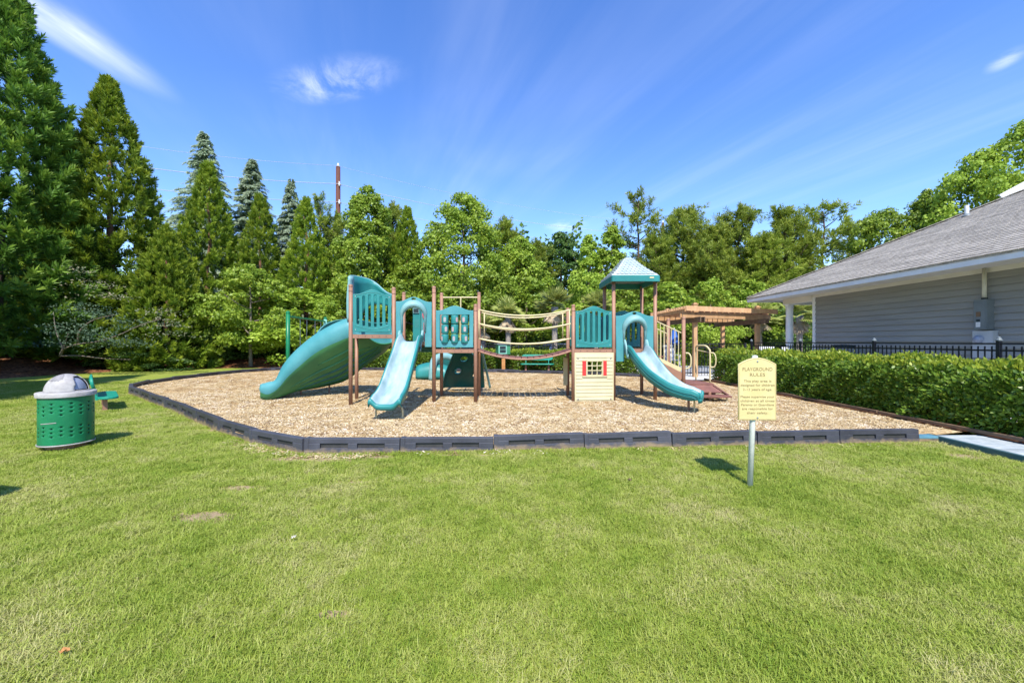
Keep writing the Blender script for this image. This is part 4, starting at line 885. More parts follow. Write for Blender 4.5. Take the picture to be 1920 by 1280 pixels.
mb2 = thing('electricity_meter', 'pale grey meter box with a round glass meter under the electrical panel', 'meter', (XW-.03, 9.72, 1.1))
MB().box((XW-.10, 9.72, 1.43), (.15, .42, .66)).build('meter_box', M['box_pale'], mb2, bevel=.006)
m = MB(); m.lathe([(0, .1), (.07, .095), (.092, .05), (.095, 0)], (0, 0, 0), 20); m.v = [(XW-.175-z, 9.78+x, 1.55+y) for x, y, z in m.v]; m.build('meter_glass', M['galv'], mb2, smooth=True)
m = MB(); m.box((XW-.245, 9.78, 1.56), (.02, .09, .02)); m.build('meter_dial', M['dark'], mb2)
m = MB(); m.tube([(XW-.10, 9.66, 0.0), (XW-.10, 9.66, 1.1)], .03, 10); m.build('conduit', M['conduit'], mb2)
ac = thing('air_conditioner', 'grey slatted air conditioner unit between the house wall and the black fence', 'air conditioner', (10.7, 12.9, 0))
MB().box((10.7, 12.9, .67), (.8, .8, 1.3)).build('cabinet', M['box_grey'], ac, bevel=.02)
for k in range(10): MB().box((10.28, 12.9, .15+k*.115), (.03, .74, .05)).build('louvre', M['box_pale'], ac)
m = MB(); m.lathe([(.3, 1.32), (.3, 1.38), (.05, 1.40), (0, 1.40)], (10.7, 12.9, 0), 20); m.build('fan_grille', M['dark'], ac)

# ------------------------------------------------------------------ pool fences
sf = thing('side_fence', 'black metal picket fence between the side hedge and the house', 'fence', (8.62, 9, 0))
picket = MB().box((0, 0, .70), (.016, .016, 1.40)).mesh('picket', M['black_metal'])
XF = 8.62; ZT = 1.475
for y0 in range(0, 6):
    ya = 2.2+y0*2.44; MB().box((XF, ya, .76), (.055, .055, 1.5)).build('fence_post', M['black_metal'], sf)
    m = MB(); m.lathe([(.042, 1.51), (.046, 1.53), (.03, 1.55), (.026, 1.57), (0, 1.59)], (XF, ya, 0), 10); m.build('post_cap', M['box_grey'], sf)
    if y0 < 5:
        for z in (ZT-.015, ZT-.135, .15): MB().box((XF, ya+1.22, z), (.032, 2.38, .030)).build('rail', M['black_metal'], sf)
        for k in range(1, 23):
            yy = ya+2.44*k/23
            if yy > 5.5: link_mesh('picket', picket, sf, (0, yy-9, 0.015))
bf = thing('back_fence', 'black metal pool fence running behind the back hedge', 'fence', (0, 19.5, 0))
BF = [(8.75, 15.0), (8.75, 16.9), (6.0, 17.8), (4.4, 20.3), (2.2, 21.3), (-1.5, 21.8), (-6, 22.6), (-9.8, 23.3)]; pk = MB()
for a, b_ in zip(BF, BF[1:]):
    a, b_ = Vector((*a, 0)), Vector((*b_, 0)); n = max(1, round((b_-a).length/2.4))
    for k in range(n):
        p, q = a.lerp(b_, k/n), a.lerp(b_, (k+1)/n); MB().box((p.x, p.y, .72), (.06, .06, 1.46)).build('fence_post', M['black_metal'], bf)
        for z in (1.40, 1.24, .15): MB().bar(p+Vector((0, 0, z)), q+Vector((0, 0, z)), .03, .032).build('rail', M['black_metal'], bf)
        m_ = int((q-p).length/.11)
        for j in range(1, m_): c = p.lerp(q, j/m_); pk.box((c.x, c.y, .73), (.016, .016, 1.36))
pk.build('pickets', M['black_metal'], bf, kind='stuff')
ff_ = thing('far_pool_fence', 'distant black metal fence on the far side of the pool behind the pergola', 'fence', (12, 27.5, 0)); pk = MB()
for k in range(14):
    x = 0+k*2.44; MB().box((x, 27.5, .78), (.07, .07, 1.56)).build('fence_post', M['black_metal'], ff_)
    for z in (1.5, 1.3, .2): MB().box((x+1.22, 27.5, z), (2.37, .03, .04)).build('rail', M['black_metal'], ff_)
    for j in range(1, 20): pk.box((x+2.44*j/20, 27.5, .8), (.018, .018, 1.4))
pk.build('pickets', M['black_metal'], ff_, kind='stuff')

# ------------------------------------------------------------------ pergola
pg = thing('pergola', 'weathered timber pergola standing beyond the pool fence', 'pergola', (8, 19, 0))
ZB = 2.62; posts = [W(1303, 640, 16.8), W(1420, 640, 18.2), W(1354, 640, 21.5), W(1241, 640, 20.2)]
P0, P1, P2, P3 = [Vector((p.x, p.y, 0)) for p in posts]
P2 = P1+(P3-P0)*.85
P2 = Vector((W(1355, 0, 21.2).x, 21.2, 0)); P3 = P0+(P2-P1)
for p in (P0, P1, P2, P3):
    MB().box((p.x, p.y, (ZB+.42)/2), (.17, .17, ZB+.42)).build('post', M['wood'], pg, bevel=.008)
    m = MB(); m.box((p.x, p.y, ZB+.44), (.21, .21, .04)); m.box((p.x, p.y, ZB+.48), (.12, .12, .05)); m.build('post_cap', M['wood'], pg)
dF = (P1-P0).normalized(); dB = (P3-P0).normalized()
for s in (-.11, .11):
    for a, b_ in ((P0, P1), (P3, P2)):
        o_ = dB*s; MB().bar(a-dF*.75+o_+Vector((0, 0, ZB-.02)), b_+dF*.75+o_+Vector((0, 0, ZB-.02)), .05, .24).build('beam', M['wood'], pg, bevel=.006)
for s in (-.11, .11):
    for a, b_ in ((P0, P3), (P1, P2)):
        o_ = dF*s; MB().bar(a-dB*.7+o_+Vector((0, 0, ZB-.22)), b_+dB*.7+o_+Vector((0, 0, ZB-.22)), .045, .2).build('cross_beam', M['wood_dark'], pg, bevel=.006)
nraf = 15; Lf = (P1-P0).length
for k in range(nraf):
    p = P0-dF*.6+dF*(Lf+1.2)*k/(nraf-1); MB().bar(p-dB*.12+Vector((0, 0, ZB+.17)), p+dB*((P3-P0).length+.12)+Vector((0, 0, ZB+.17)), .045, .15).build('rafter', M['wood'], pg)
for k in range(17):
    p = P0-dB*.55+dB*((P3-P0).length+1.1)*k/16; hh = .20 if k in (0, 16) else .10; MB().bar(p-dF*.8+Vector((0, 0, ZB+.31-hh/2)), p+dF*(Lf+.8)+Vector((0, 0, ZB+.31-hh/2)), .04, hh).build('slat', M['wood'], pg)

# ------------------------------------------------------------------ utility poles and wires
pA_ = W(634, 640, 58); pB_ = W(1243, 640, 88); zA = W(0, 313, 58).z; zB = W(0, 418, 88).z
def pole(label, p, z):
    t = thing('utility_pole', label, 'utility pole', (p.x, p.y, 0)); m = MB(); m.tube([(p.x, p.y, 0), (p.x, p.y, z)], [.42, .30], 12); m.build('pole', M['pole_wood'], t, smooth=True)
    m = MB(); m.lathe([(.12, z), (.16, z+.25), (.1, z+.5), (0, z+.52)], (p.x, p.y, 0), 8); m.build('insulator', M['white_plastic'], t)
    for dz in (2.6, 5.2, 7.4, 9.4):
        m = MB(); m.bar((p.x-.1, p.y, z-dz), (p.x+.55, p.y-.2, z-dz-.15), .1, .1); m.build('bracket', M['pole_wood'], t)
        m = MB(); m.lathe([(.09, -.3), (.14, -.1), (.1, .1), (.12, .3), (0, .32)], (p.x+.36, p.y-.42, z-dz), 8); m.build('insulator', M['white_plastic'], t)
pole('tall brown utility pole rising above the treeline near the blue conifers', pA_, zA)
pole('distant rusty brown pole top showing between the pines', pB_, zB)
pC_ = Vector((-66, 44, 0))
ws = thing('power_lines', 'thin pale power cables crossing the sky from the brown pole', 'power lines', (pA_.x, pA_.y, zA))
def sag(a, b_, s, r, mname):
    a, b_ = Vector(a), Vector(b_); n = 24; pts = [a.lerp(b_, i/n)-Vector((0, 0, s*4*(i/n)*(1-i/n))) for i in range(n+1)]; m = MB(); m.tube(pts, r, 4); m.build('cable', M[mname], ws)
for dz, r in ((0, .022), (2.6, .042), (5.2, .038), (7.4, .034), (9.4, .034)):
    sag((pC_.x, pC_.y, zA-dz+.9), (pA_.x, pA_.y-.4, zA-dz), 1.2, r, 'wire')
    sag((pA_.x, pA_.y-.4, zA-dz), (pB_.x, pB_.y-.4, zB-dz), 1.6, r*.8, 'wire')

# ------------------------------------------------------------------ small things beyond the play area
t = thing('pool_umbrella', 'closed blue umbrella with a white pole seen through the stair railing', 'umbrella', (W(1264, 640, 22).x, 22, 0)); x = t.location.x
m = MB(); m.tube([(x, 22, 0), (x, 22, 2.25)], .025, 8); m.build('pole', M['white_plastic'], t)
m = MB(); m.lathe([(.05, 2.2), (.13, 2.0), (.24, 1.6), (.28, 1.35), (.2, 1.32), (.03, 1.3)], (x, 22, 0), 14); m.build('canopy', M['blue_cloth'], t)
def white_chair(x, y, rz, label):
    t = thing('plastic_chair', label, 'chair', (x, y, 0), rz, 'white plastic pool chairs')
    MB().box((0, 0, .62), (.55, .5, .05)).build('seat', M['white_plastic'], t, world=False, bevel=.02)
    MB().box((0, .26, .98), (.52, .05, .7), rot=Matrix.Rotation(R(-12), 3, 'X')).build('backrest', M['white_plastic'], t, world=False, bevel=.02)
    for sx in (-1, 1):
        MB().bar((sx*.27, -.25, .85), (sx*.27, .25, .85), .05, .04).build('armrest', M['white_plastic'], t, world=False)
        for sy in (-1, 1): MB().bar((sx*.25, sy*.23, 0), (sx*.25, sy*.21, .85 if sy < 0 else .66), .045, .045).build('leg', M['white_plastic'], t, world=False)
white_chair(10.35, 14.6, .4, 'white plastic chair behind the fence just left of the house corner')
white_chair(9.6, 14.9, -.3, 'white plastic chair behind the fence beneath the porch column')
white_chair(7.6, 19.0, .2, 'white plastic chair on the pool deck seen through the hedge gap')
lr = thing('life_ring', 'white life ring hanging on its hook pole behind the back hedge', 'life ring', (W(1037, 0, 22.5).x, 22.5, 0)); x = lr.location.x
m = MB(); pts = [(x+.16*math.cos(a), 22.45, 1.06+.16*math.sin(a)) for a in np.linspace(0, 6.283, 25)]; m.tube(pts, .065, 8, cap=False); m.build('ring', M['white_plastic'], lr, smooth=True)
m = MB(); m.tube([(x, 22.55, 0), (x, 22.55, 1.35)], .03, 8); m.build('post', M['steel'], lr)
m = MB(); m.tube([(x-.55, 22.5, 1.32), (x+1.1, 22.5, 1.36)], .02, 6); m.build('rescue_pole', M['white_plastic'], lr)
# green box house on an orange post
gx = W(944, 0, 19.6).x; gb = thing('notice_box', 'green wooden box with dark window front on an orange post by the back border', 'notice box', (gx, 19.6, 0))
MB().box((gx, 19.6, .46), (.17, .15, .92)).build('post', M['wood_orange'], gb, bevel=.01)
MB().box((gx-.03, 19.6, 1.11), (.62, .42, .48), rz=.35).build('box', M['green_box'], gb, bevel=.01)
Mr = Matrix.Rotation(.35, 3, 'Z'); 
MB().box(Vector((gx-.03, 19.6, 1.38))+Mr @ Vector((0, 0, 0)), (.74, .54, .06), rz=.35).build('lid', M['box_grey'], gb)
MB().box(Vector((gx-.03, 19.6, 1.11))+Mr @ Vector((-.08, -.22, 0)), (.42, .02, .44), rz=.35).build('front_frame', M['green_trim'], gb)
for z in (1.2, 1.03): MB().box(Vector((gx-.03, 19.6, z))+Mr @ Vector((-.08, -.235, 0)), (.30, .012, .14), rz=.35).build('window', M['dark'], gb)
# far green bench
def bench(label, x, y, rz, L, z=0.0, posts=True):
    t = thing('park_bench', label, 'bench', (x, y, z), rz)
    def slab(cx, cy, cz, l, w_, h, tilt, nm):
        out = [(-l/2+w_*.35+w_*.35*math.cos(a)*1.0-.0, w_*.5*math.sin(a)) for a in np.linspace(math.pi/2, 3*math.pi/2, 9)]
        out = [(-l/2+w_*.45-w_*.45*math.cos(a), w_*.5*math.sin(a)) for a in np.linspace(math.pi/2, -math.pi/2, 9)]+[(l/2-w_*.45+w_*.45*math.cos(a), w_*.5*math.sin(a)) for a in np.linspace(-math.pi/2, math.pi/2, 9)]
        m = MB(); m.prism(out, -h/2, h/2); Rm = Matrix.Rotation(tilt, 3, 'X'); m.v = [tuple(Vector((cx, cy, cz))+Rm @ Vector(v)) for v in m.v]; m.build(nm, M['green_bench'], t, world=False, bevel=.012)
    slab(0, 0, .43, L, .32, .05, 0, 'seat'); slab(0, .24, .74, L*.94, .28, .045, R(82), 'backrest')
    for sx in (-1, 1):
        MB().bar((sx*L*.34, .05, -.1), (sx*L*.34, .05, .42), .08, .08).build('leg', M['brown'], t, world=False)
        MB().bar((sx*L*.34, .17, .38), (sx*L*.34, .27, .84), .05, .03, up=(1, 0, 0)).build('back_bracket', M['green_bench'], t, world=False)
    return t
bench('green coated bench in front of the back hedge behind the bridge', W(1007, 0, 19.1).x+.02, 19.3, -.07, 1.62, -.02)
bench('low green bench partly hidden behind the green litter bin', -9.15, 9.05, R(136.5), 1.5, -.14)
bench('green bench just beyond the left edge, added to cast the small shadow on the lawn', -5.52, 3.68, R(170), 1.3, 0)  # unseen bench, put in only for the shadow it throws onto the lawn

# swing set
sw = thing('swing_set', 'green swing frame behind the left end of the spiral slide', 'swing set', (-7.3, 13, 0)); sx0 = W(540, 0, 13).x
pts = [(sx0, 13.0), (W(610, 0, 16.2).x, 16.2), (W(652, 0, 19.2).x, 19.2)]
for i, (x, y) in enumerate(pts):
    m = MB(); m.tube([(x, y, 0), (x, y, 2.44)], [.062, .062], 12); m.build('post', M['green_metal'] if i == 0 else M['green_trim'], sw, smooth=True)
    m = MB(); m.lathe([(.066, 2.40), (.066, 2.45), (.04, 2.48), (0, 2.49)], (x, y, 0), 12); m.build('post_cap', M['green_metal'], sw)
for a, b_ in zip(pts, pts[1:]):
    m = MB(); m.tube([(a[0], a[1], 2.31), (b_[0], b_[1], 2.31)], .032, 8); m.build('top_bar', M['green_metal'], sw)
    for f0 in (.28, .68):
        xs_ = []
        for f in (f0, f0+.17):
            x, y = a[0]+(b_[0]-a[0])*f, a[1]+(b_[1]-a[1])*f; m = MB(); m.tube([(x, y, 2.3), (x, y, .62)], .011, 5); m.build('chain', M['steel'], sw); xs_.append((x, y))
        m = MB(); p, q = Vector((*xs_[0], .60)), Vector((*xs_[1], .60)); m.tube([p, p.lerp(q, .2)-Vector((0, 0, .07)), p.lerp(q, .5)-Vector((0, 0, .09)), p.lerp(q, .8)-Vector((0, 0, .07)), q], .045, 6); m.build('swing_seat', M['dark'], sw)

# moulded play toy under the deck
tx, ty = W(815, 0, 15.2).x, 15.3
tt = thing('play_tunnel', 'teal and pale blue moulded plastic climbing toy seen beneath the deck', 'climbing toy', (tx, ty, MZ))
m = MB()
rows = []
for i in range(17):
    a = math.pi*i/16; s = .62+.06*math.sin(a*3); rows.append([(tx+u+.0, ty-.1+.42*math.cos(a)*s*1.5, MZ+.05+.95*s*math.sin(a)*(1-.28*((u+.1)/.6)**2)) for u in np.linspace(-.62, .55, 11)])
m.grid(rows); m.build('shell', M['teal'], tt, smooth=True, solid=.05)
m = MB(); m.tube(smooth_pts([(tx-.02, ty-.66, MZ), (tx+.02, ty-.62, .5), (tx+.1, ty-.4, .86), (tx+.5, ty-.1, .93), (tx+.95, ty, .66)], 16), [.10+.04*math.sin(i/15*3.1) for i in range(16)], 10); m.build('pale_arch', M['teal_pale'], tt, smooth=True)
m = MB(); m.box((tx+.3, ty+.5, MZ+.4), (.9, .08, .75)); m.build('side_wall', M['teal_deep'], tt, bevel=.03)

# ------------------------------------------------------------------ litter bin
cx, cy = -6.30, 5.66; Rb = .275
lb = thing('litter_bin', 'green perforated metal litter bin with a worn grey dome lid', 'litter bin', (cx, cy, 0))
NA, NZ = 72, 36; zb0, zb1 = .085, .75; rr = Rb
hole_cols = range(0, 24)
def hole(i, j):          # small punched squares: four rows in two bands
    if i % 4 != 1: return False
    c = (i//4) % 2; z = j
    rows_ = ((6, 9, 12), (7, 10, 13)); top = ((24, 27, 30), (22, 25, 28))
    return z in rows_[c] or z in top[c]
m = MB(); vs = []
for j in range(NZ+1):
    for i in range(NA): a = 2*math.pi*i/NA; vs.append((cx+rr*math.cos(a), cy+rr*math.sin(a), zb0+(zb1-zb0)*j/NZ))
fs = [(j*NA+i, j*NA+(i+1) % NA, (j+1)*NA+(i+1) % NA, (j+1)*NA+i) for j in range(NZ) for i in range(NA) if not hole(i, j)]
m.add(vs, fs); body = m.build('body', M['green_metal'], lb, smooth=True, solid=.006)
m = MB(); m.lathe([(rr+.004, zb0-.012), (rr+.010, zb0-.012), (rr+.010, zb0+.006), (rr+.004, zb0+.006)], (cx, cy, 0), 48); m.build('base_rim', M['lid'], lb, smooth=True)
m = MB(); m.lathe([(0, zb0+.01), (rr-.02, zb0+.01), (rr-.02, .72), (rr-.03, .72)], (cx, cy, 0), 32); m.build('liner', M['dark'], lb)
m = MB(); m.lathe([(rr+.022, .735), (rr+.026, .79), (rr+.018, .798), (rr-.03, .80), (rr-.08, .80)], (cx, cy, 0), 56); m.lathe([(rr+.022, .735), (rr+.01, .735), (rr+.01, .79)], (cx, cy, 0), 56); m.build('lid_rim', M['lid'], lb, smooth=True)
# dome with an opening facing the play area
NA2, NB = 64, 18; Rd = .222; vs = []; m = MB(); oa = R(10)
for j in range(NB+1):
    e = math.pi/2*j/NB
    for i in range(NA2): a = 2*math.pi*i/NA2; vs.append((cx+Rd*math.cos(e)*math.cos(a), cy+Rd*math.cos(e)*math.sin(a), .795+Rd*1.12*math.sin(e)))
def isopen(i, j):
    a = 2*math.pi*(i+.5)/NA2-oa; a = (a+math.pi) % (2*math.pi)-math.pi; e = 90*(j+.5)/NB; return abs(a) < R(30)*(1-(e/62)**3*.35 if e < 62 else 0) and 6 < e < 62
fs = [(j*NA2+i, j*NA2+(i+1) % NA2, (j+1)*NA2+(i+1) % NA2, (j+1)*NA2+i) for j in range(NB) for i in range(NA2) if not isopen(i, j)]
m.add(vs, fs); dome = m.build('dome', M['lid'], lb, smooth=True, solid=.008)
vs = []; m = MB(); k = 12
for j in range(k+1):
    e = R(8+52*j/k)
    for i in range(k+1): a = oa+R(-33+66*i/k); q = Rd-.022; vs.append((cx+q*math.cos(e)*math.cos(a), cy+q*math.cos(e)*math.sin(a), .795+q*1.12*math.sin(e)))
m.add(vs, [(j*(k+1)+i, j*(k+1)+i+1, (j+1)*(k+1)+i+1, (j+1)*(k+1)+i) for j in range(k) for i in range(k)]); m.build('flap', M['galv'], dome, smooth=True, label='blue grey swinging flap')
vs = []; m = MB(); fs = []; k = 16
for j in range(k+1):
    for i in range(k+1):
        a = R(-118+62*i/k); e = R(38+40*j/k); q = Rd+.0035; vs.append((cx+q*math.cos(e)*math.cos(a), cy+q*math.cos(e)*math.sin(a), .795+q*1.12*math.sin(e)))
for j in range(k):
    for i in range(k):
        u, v_2 = (i+.5)/k*2-1, (j+.5)/k*2-1
        if (abs(u)**2.2+abs(v_2)**2.2)*(1+.35*math.sin(i*1.9+j*2.3)) < .95: fs.append((j*(k+1)+i, j*(k+1)+i+1, (j+1)*(k+1)+i+1, (j+1)*(k+1)+i))
m.add(vs, fs); m.build('worn_patch', M['lid_worn'], dome, smooth=True, label='patch where the paint has worn off')
m = MB(); m.tube([(cx, cy, 0), (cx, cy, .1)], .2, 16); m.build('foot', M['brown'], lb)
# shin scratch: pale scrape line across the body
m = MB(); q = rr+.0045; m.grid([[(cx+q*math.cos(a), cy+q*math.sin(a), .392+.02*(a+1.2)) for a in np.linspace(R(-100), R(-62), 12)], [(cx+q*math.cos(a), cy+q*math.sin(a), .402+.02*(a+1.2)) for a in np.linspace(R(-100), R(-62), 12)]]); m.build('scratch', M['lid'], lb, label='pale horizontal scratch')
mb = MB(); mb.tube([(-9.0, 8.75, 0), (-9.0, 8.75, .3)], .07, 10)

# ------------------------------------------------------------------ sign
sgx, sgy = 2.46, 4.09
sg = thing('playground_sign', 'pale yellow playground rules sign on a grey green post in the lawn', 'sign', (sgx, sgy, 0))
wS = .385; zb_, zs, zt_ = .698, 1.27, 1.335; cxs = sgx+.045
outl = [(-wS/2, 0), (wS/2, 0), (wS/2, zs-zb_)]+[(wS/2*(1-2*u), zs-zb_+(zt_-zs)*math.sin(math.pi*u)**.95) for u in np.linspace(.06, .94, 15)]+[(-wS/2, zs-zb_)]
pm = plate_mesh('panel', outl, [], .016, .003, M['sign']); o = link_mesh('panel', pm, sg, (cxs-sgx, 0, zb_))
o2 = [(x*.955, y*.975+.008) for x, y in outl]; o3 = [(x*.94, y*.966+.0115) for x, y in outl]
link_mesh('border_line', plate_mesh('border_line', o2, [o3], .0034, .0003, M['sign_edge']), sg, (cxs-sgx, -.0085, zb_))
lines = [('PLAYGROUND', .050, 1.218), ('RULES', .050, 1.162), ('This play area is', .034, 1.098), ('designed for children', .034, 1.056), ('2-12 years of age.', .034, 1.012), ('Please supervise your', .034, .938),
         ('children at all times', .034, .896), ('Parents or Guardians', .034, .856), ('are responsible for', .034, .816), ('their safety.', .034, .774)]
for s, size, z in lines:
    me = text_mesh(s, size, .0008, M['sign_text'], space=1.02); xs_ = [v.co.x for v in me.vertices]; wd = max(xs_)-min(xs_); 
    tw = {'PLAYGROUND': .305, 'RULES': .155}.get(s, min(.345, .0166*len(s)))
    o = link_mesh('lettering', me, sg, (cxs-sgx-(max(xs_)+min(xs_))/2*tw/wd, -.0092, z-size*.35), None, (tw/wd, 1, 1))
for z in (1.295, .722):
    m = MB(); m.lathe([(0, .006), (.009, .004), (.010, 0)], (0, 0, 0), 10); m.v = [(cxs+x, sgy-.008-z2, z+y) for x, y, z2 in m.v]; m.build('bolt', M['steel'], sg)
m = MB(); m.tube([(sgx-.01, sgy+.035, -.1), (sgx+.045, sgy+.035, 1.345)], .027, 14); m.build('post', M['sign_post'], sg, smooth=True)
m = MB(); m.lathe([(.028, 1.345), (.02, 1.356), (0, 1.36)], (sgx+.045, sgy+.035, 0), 12); m.build('post_cap', M['sign_post'], sg)

# ------------------------------------------------------------------ boardwalk ramp
rp_ = thing('boardwalk_ramp', 'pale blue weathered board ramp leading into the play area', 'ramp', (6.85, 4.6, 0))
RX0, RX1 = 6.36, 7.32
for k in range(26):
    y = 6.02-k*.148; z = .062-.0015*k; MB().box(((RX0+RX1)/2+.02, y, z), (RX1-RX0-.06+rnd.uniform(-.01, .01), .138, .03), rz=rnd.uniform(-.006, .006)).build('board', M['ramp'], rp_, bevel=.004)
MB().bar((RX0, 6.12, .03), (RX0-.03, 2.2, .0), .05, .13).build('side_board', M['ramp_edge'], rp_, bevel=.008)
MB().bar((RX1+.04, 5.9, .11), (RX1+.04, 2.2, .07), .07, .09).build('curb_board', M['ramp_blue'], rp_, bevel=.01)
m = MB(); m.box((6.2, 6.02, .07), (.30, .16, .045)); m.build('corner_block', M['ramp_blue'], rp_, bevel=.012, label='pale blue block at the end of the border')
m = MB(); m.box((6.22, 6.0, .035), (.34, .12, .07)); m.build('footing', M['border'], rp_, bevel=.01)
# fallen leaves on the lawn
def fallen(label, px, py, s, rz, mn):
    y = 1.5*750/(py-640); x = (px-960)/750*y; m = MB(); n = 12
    out = [(s*(1+.45*abs(math.cos(2.5*a)))*math.cos(a), s*.75*(1+.45*abs(math.cos(2.5*a)))*math.sin(a)) for a in np.linspace(0, 2*math.pi, n, endpoint=False)]
    Mz = Matrix.Rotation(rz, 3, 'Z'); c = Vector((x, y, .034)); vs = [c]+[c+Mz @ Vector((a, b_, .008*math.sin(i*2.1)+.01*abs(b_)/s)) for i, (a, b_) in enumerate(out)]
    m.add(vs, [(0, 1+i, 1+(i+1) % n) for i in range(n)]); m.build('fallen_leaf', M[mn], solid=.0015, label=label, cat='leaf')
fallen('curled orange brown dead leaf on the lawn near the bottom left corner', 121, 1233, .014, .5, 'wood_orange')
fallen('tiny pale leaf lying on the lawn right of the bare patch', 551, 1015, .014, 1.5, 'conduit')
fallen('small brown dead leaf on the grass in front of the border left of the sign', 1180, 905, .018, 2.2, 'wood_dark')
# ------------------------------------------------------------------ play structure
ps = thing('play_structure', 'large teal, brown and cream play structure with three slides and an arched bridge', 'play structure', (0, 9.8, MZ))
OFF = Vector(ps.location)
PO = {1: (-3.61, 8.95, 2.75), 2: (-3.83, 9.86, 1.62), 3: (-2.72, 9.2, 2.72), 4: (-2.76, 10.2, 2.73), 5: (-1.83, 9.38, 2.77), 6: (-1.83, 10.39, 2.74), 7: (-.854, 9.38, 2.35), 8: (-.854, 10.36, 2.75),
      9: (1.452, 9.47, 2.35), 10: (1.457, 10.44, 2.35), 11: (2.43, 9.56, 2.93), 12: (3.45, 9.64, 2.93), 13: (2.45, 10.6, 2.95), 14: (3.47, 10.7, 2.95), 15: (4.17, 9.72, 2.07), 16: (4.19, 10.72, 2.09)}
for k, (x, y, z) in PO.items():
    m = MB(); m.tube([(x, y, MZ-.1), (x, y, z)], .043, 14); p = m.build('post', M['brown'], ps, smooth=True)
    m = MB(); m.lathe([(.047, z-.03), (.047, z+.005), (.036, z+.022), (0, z+.028)], (x, y, 0), 14); m.build('post_cap', M['brown'], p, smooth=True)
    if k in (1, 3, 5, 7, 9, 12):
        m = MB(); m.lathe([(.049, z-.13), (.052, z-.125), (.049, z-.12)], (x, y, 0), 14); m.build('collar', M['brown'], p)
def P2_(k): return Vector((PO[k][0], PO[k][1], 0))
def deck(a, b_, c, d, z, th=.085):
    pts = [P2_(i) for i in (a, b_, c, d)]; cen = sum(pts, Vector())/4; pts = [p+(cen-p).normalized()*.02 for p in pts]
    m = MB(); m.prism([(p.x, p.y) for p in pts], z-.03, z); o = m.build('deck', M['brown_deck'], ps, bevel=.008)
    for p, q in zip(pts, pts[1:]+pts[:1]):
        m = MB(); m.bar(p+Vector((0, 0, z-.045)), q+Vector((0, 0, z-.045)), .035, th); m.build('deck_edge', M['brown'], o)
        n = 6
        for i in range(1, n): c_ = p.lerp(q, i/n); MB().box((c_.x, c_.y-.019, z-.045), (.014, .006, .014)).build('bolt', M['dark'], o) if p is pts[0] else None
    return o
deck(1, 3, 4, 2, 1.66); deck(3, 5, 6, 4, 1.50); deck(5, 7, 8, 6, 1.32); deck(9, 11, 13, 10, 1.32); deck(11, 12, 14, 13, 1.32)
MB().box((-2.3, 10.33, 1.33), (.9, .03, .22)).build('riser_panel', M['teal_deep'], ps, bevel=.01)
MB().box((-2.27, 9.9, 1.40), (.86, .9, .05)).build('deck_step', M['brown_deck'], ps)

def arch_outline(wd, h0, h1, crown, n=18, shoulder=.30):
    """panel outline with shouldered wavy arch top: x from 0..wd"""
    p = [(0, h0), (wd, h0), (wd, h1)]
    for i in range(n+1):
        u = 1-i/n; k = min(u, 1-u)/.5; e = 0 if k < shoulder*.5 else (k-shoulder*.5)/(1-shoulder*.5); p.append((wd*(.985*u+.0075), h1+(crown-h1)*(e*e*(3-2*e))))
    p.append((0, h1)); return p
def place(name, me, a, b_, z, parent=ps, gap=.052, back=0, label=None):
    """stand a panel made in local XZ between two posts"""
    A, B = P2_(a), P2_(b_); d = (B-A).normalized(); n = Vector((d.y, -d.x, 0)); L = (B-A).length-2*gap
    o = link_mesh(name, me, parent, A+d*gap+n*(-back)+Vector((0, 0, z))-OFF, (0, 0, math.atan2(d.y, d.x)))
    if label: o['label'] = label
    return o, L
def gapL(a, b_, gap=.052): return (P2_(b_)-P2_(a)).length-2*gap
def slat_panel(a, b_, z0, z1, zc, mname, back=0, nslot=6, lower=None, label=None):
    L = gapL(a, b_); h1, hc = z1-z0, zc-z0; holes = []
    for i in range(nslot):
        u = (i-(nslot-1)/2)/((nslot-1)/2); cx_ = L/2+u*L*.375; top = h1*.90+.045*(1-u*u)+(hc-h1)*.35*(1-u*u); bot = h1*.20-.075*h1*(1-u*u)*1.0; holes.append(slot(cx_, bot, top, L*.068))
    me = plate_mesh('barrier_panel', arch_outline(L, 0, h1, hc), holes, .055, .008, M[mname]); o, _ = place('barrier_panel', me, a, b_, z0, back=back, label=label)
    # raised oval trim following the slots
    tr = MB(); n = 22
    for sgn, zb in ((1, h1*.955), (-1, h1*.13)):
        pts = [(L*(.06+.88*i/n), -.028, zb+sgn*(.05+(hc-h1)*.28)*math.sin(math.pi*i/n)-(.0 if sgn > 0 else -.03)) for i in range(n+1)]; tr.tube(pts, .007, 6)
    t_ = link_mesh('trim_ridge', tr.mesh('trim_ridge', M[mname], smooth=True), o)
    bl = MB()
    for x in (.05, L-.05):
        for z in (.05, h1-.05): bl.box((x, -.03, z), (.014, .01, .014))
    link_mesh('bolts', bl.mesh('bolts', M['white_plastic']), o)
    return o
slat_panel(1, 3, 1.715, 2.56, 2.675, 'teal')
slat_panel(9, 11, 1.36, 2.22, 2.34, 'teal')
slat_panel(13, 14, 1.36, 2.2, 2.32, 'teal', label='slatted panel at the back of the tower')
slat_panel(10, 13, 1.38, 2.16, 2.26, 'teal_deep', label='dark slatted back panel')

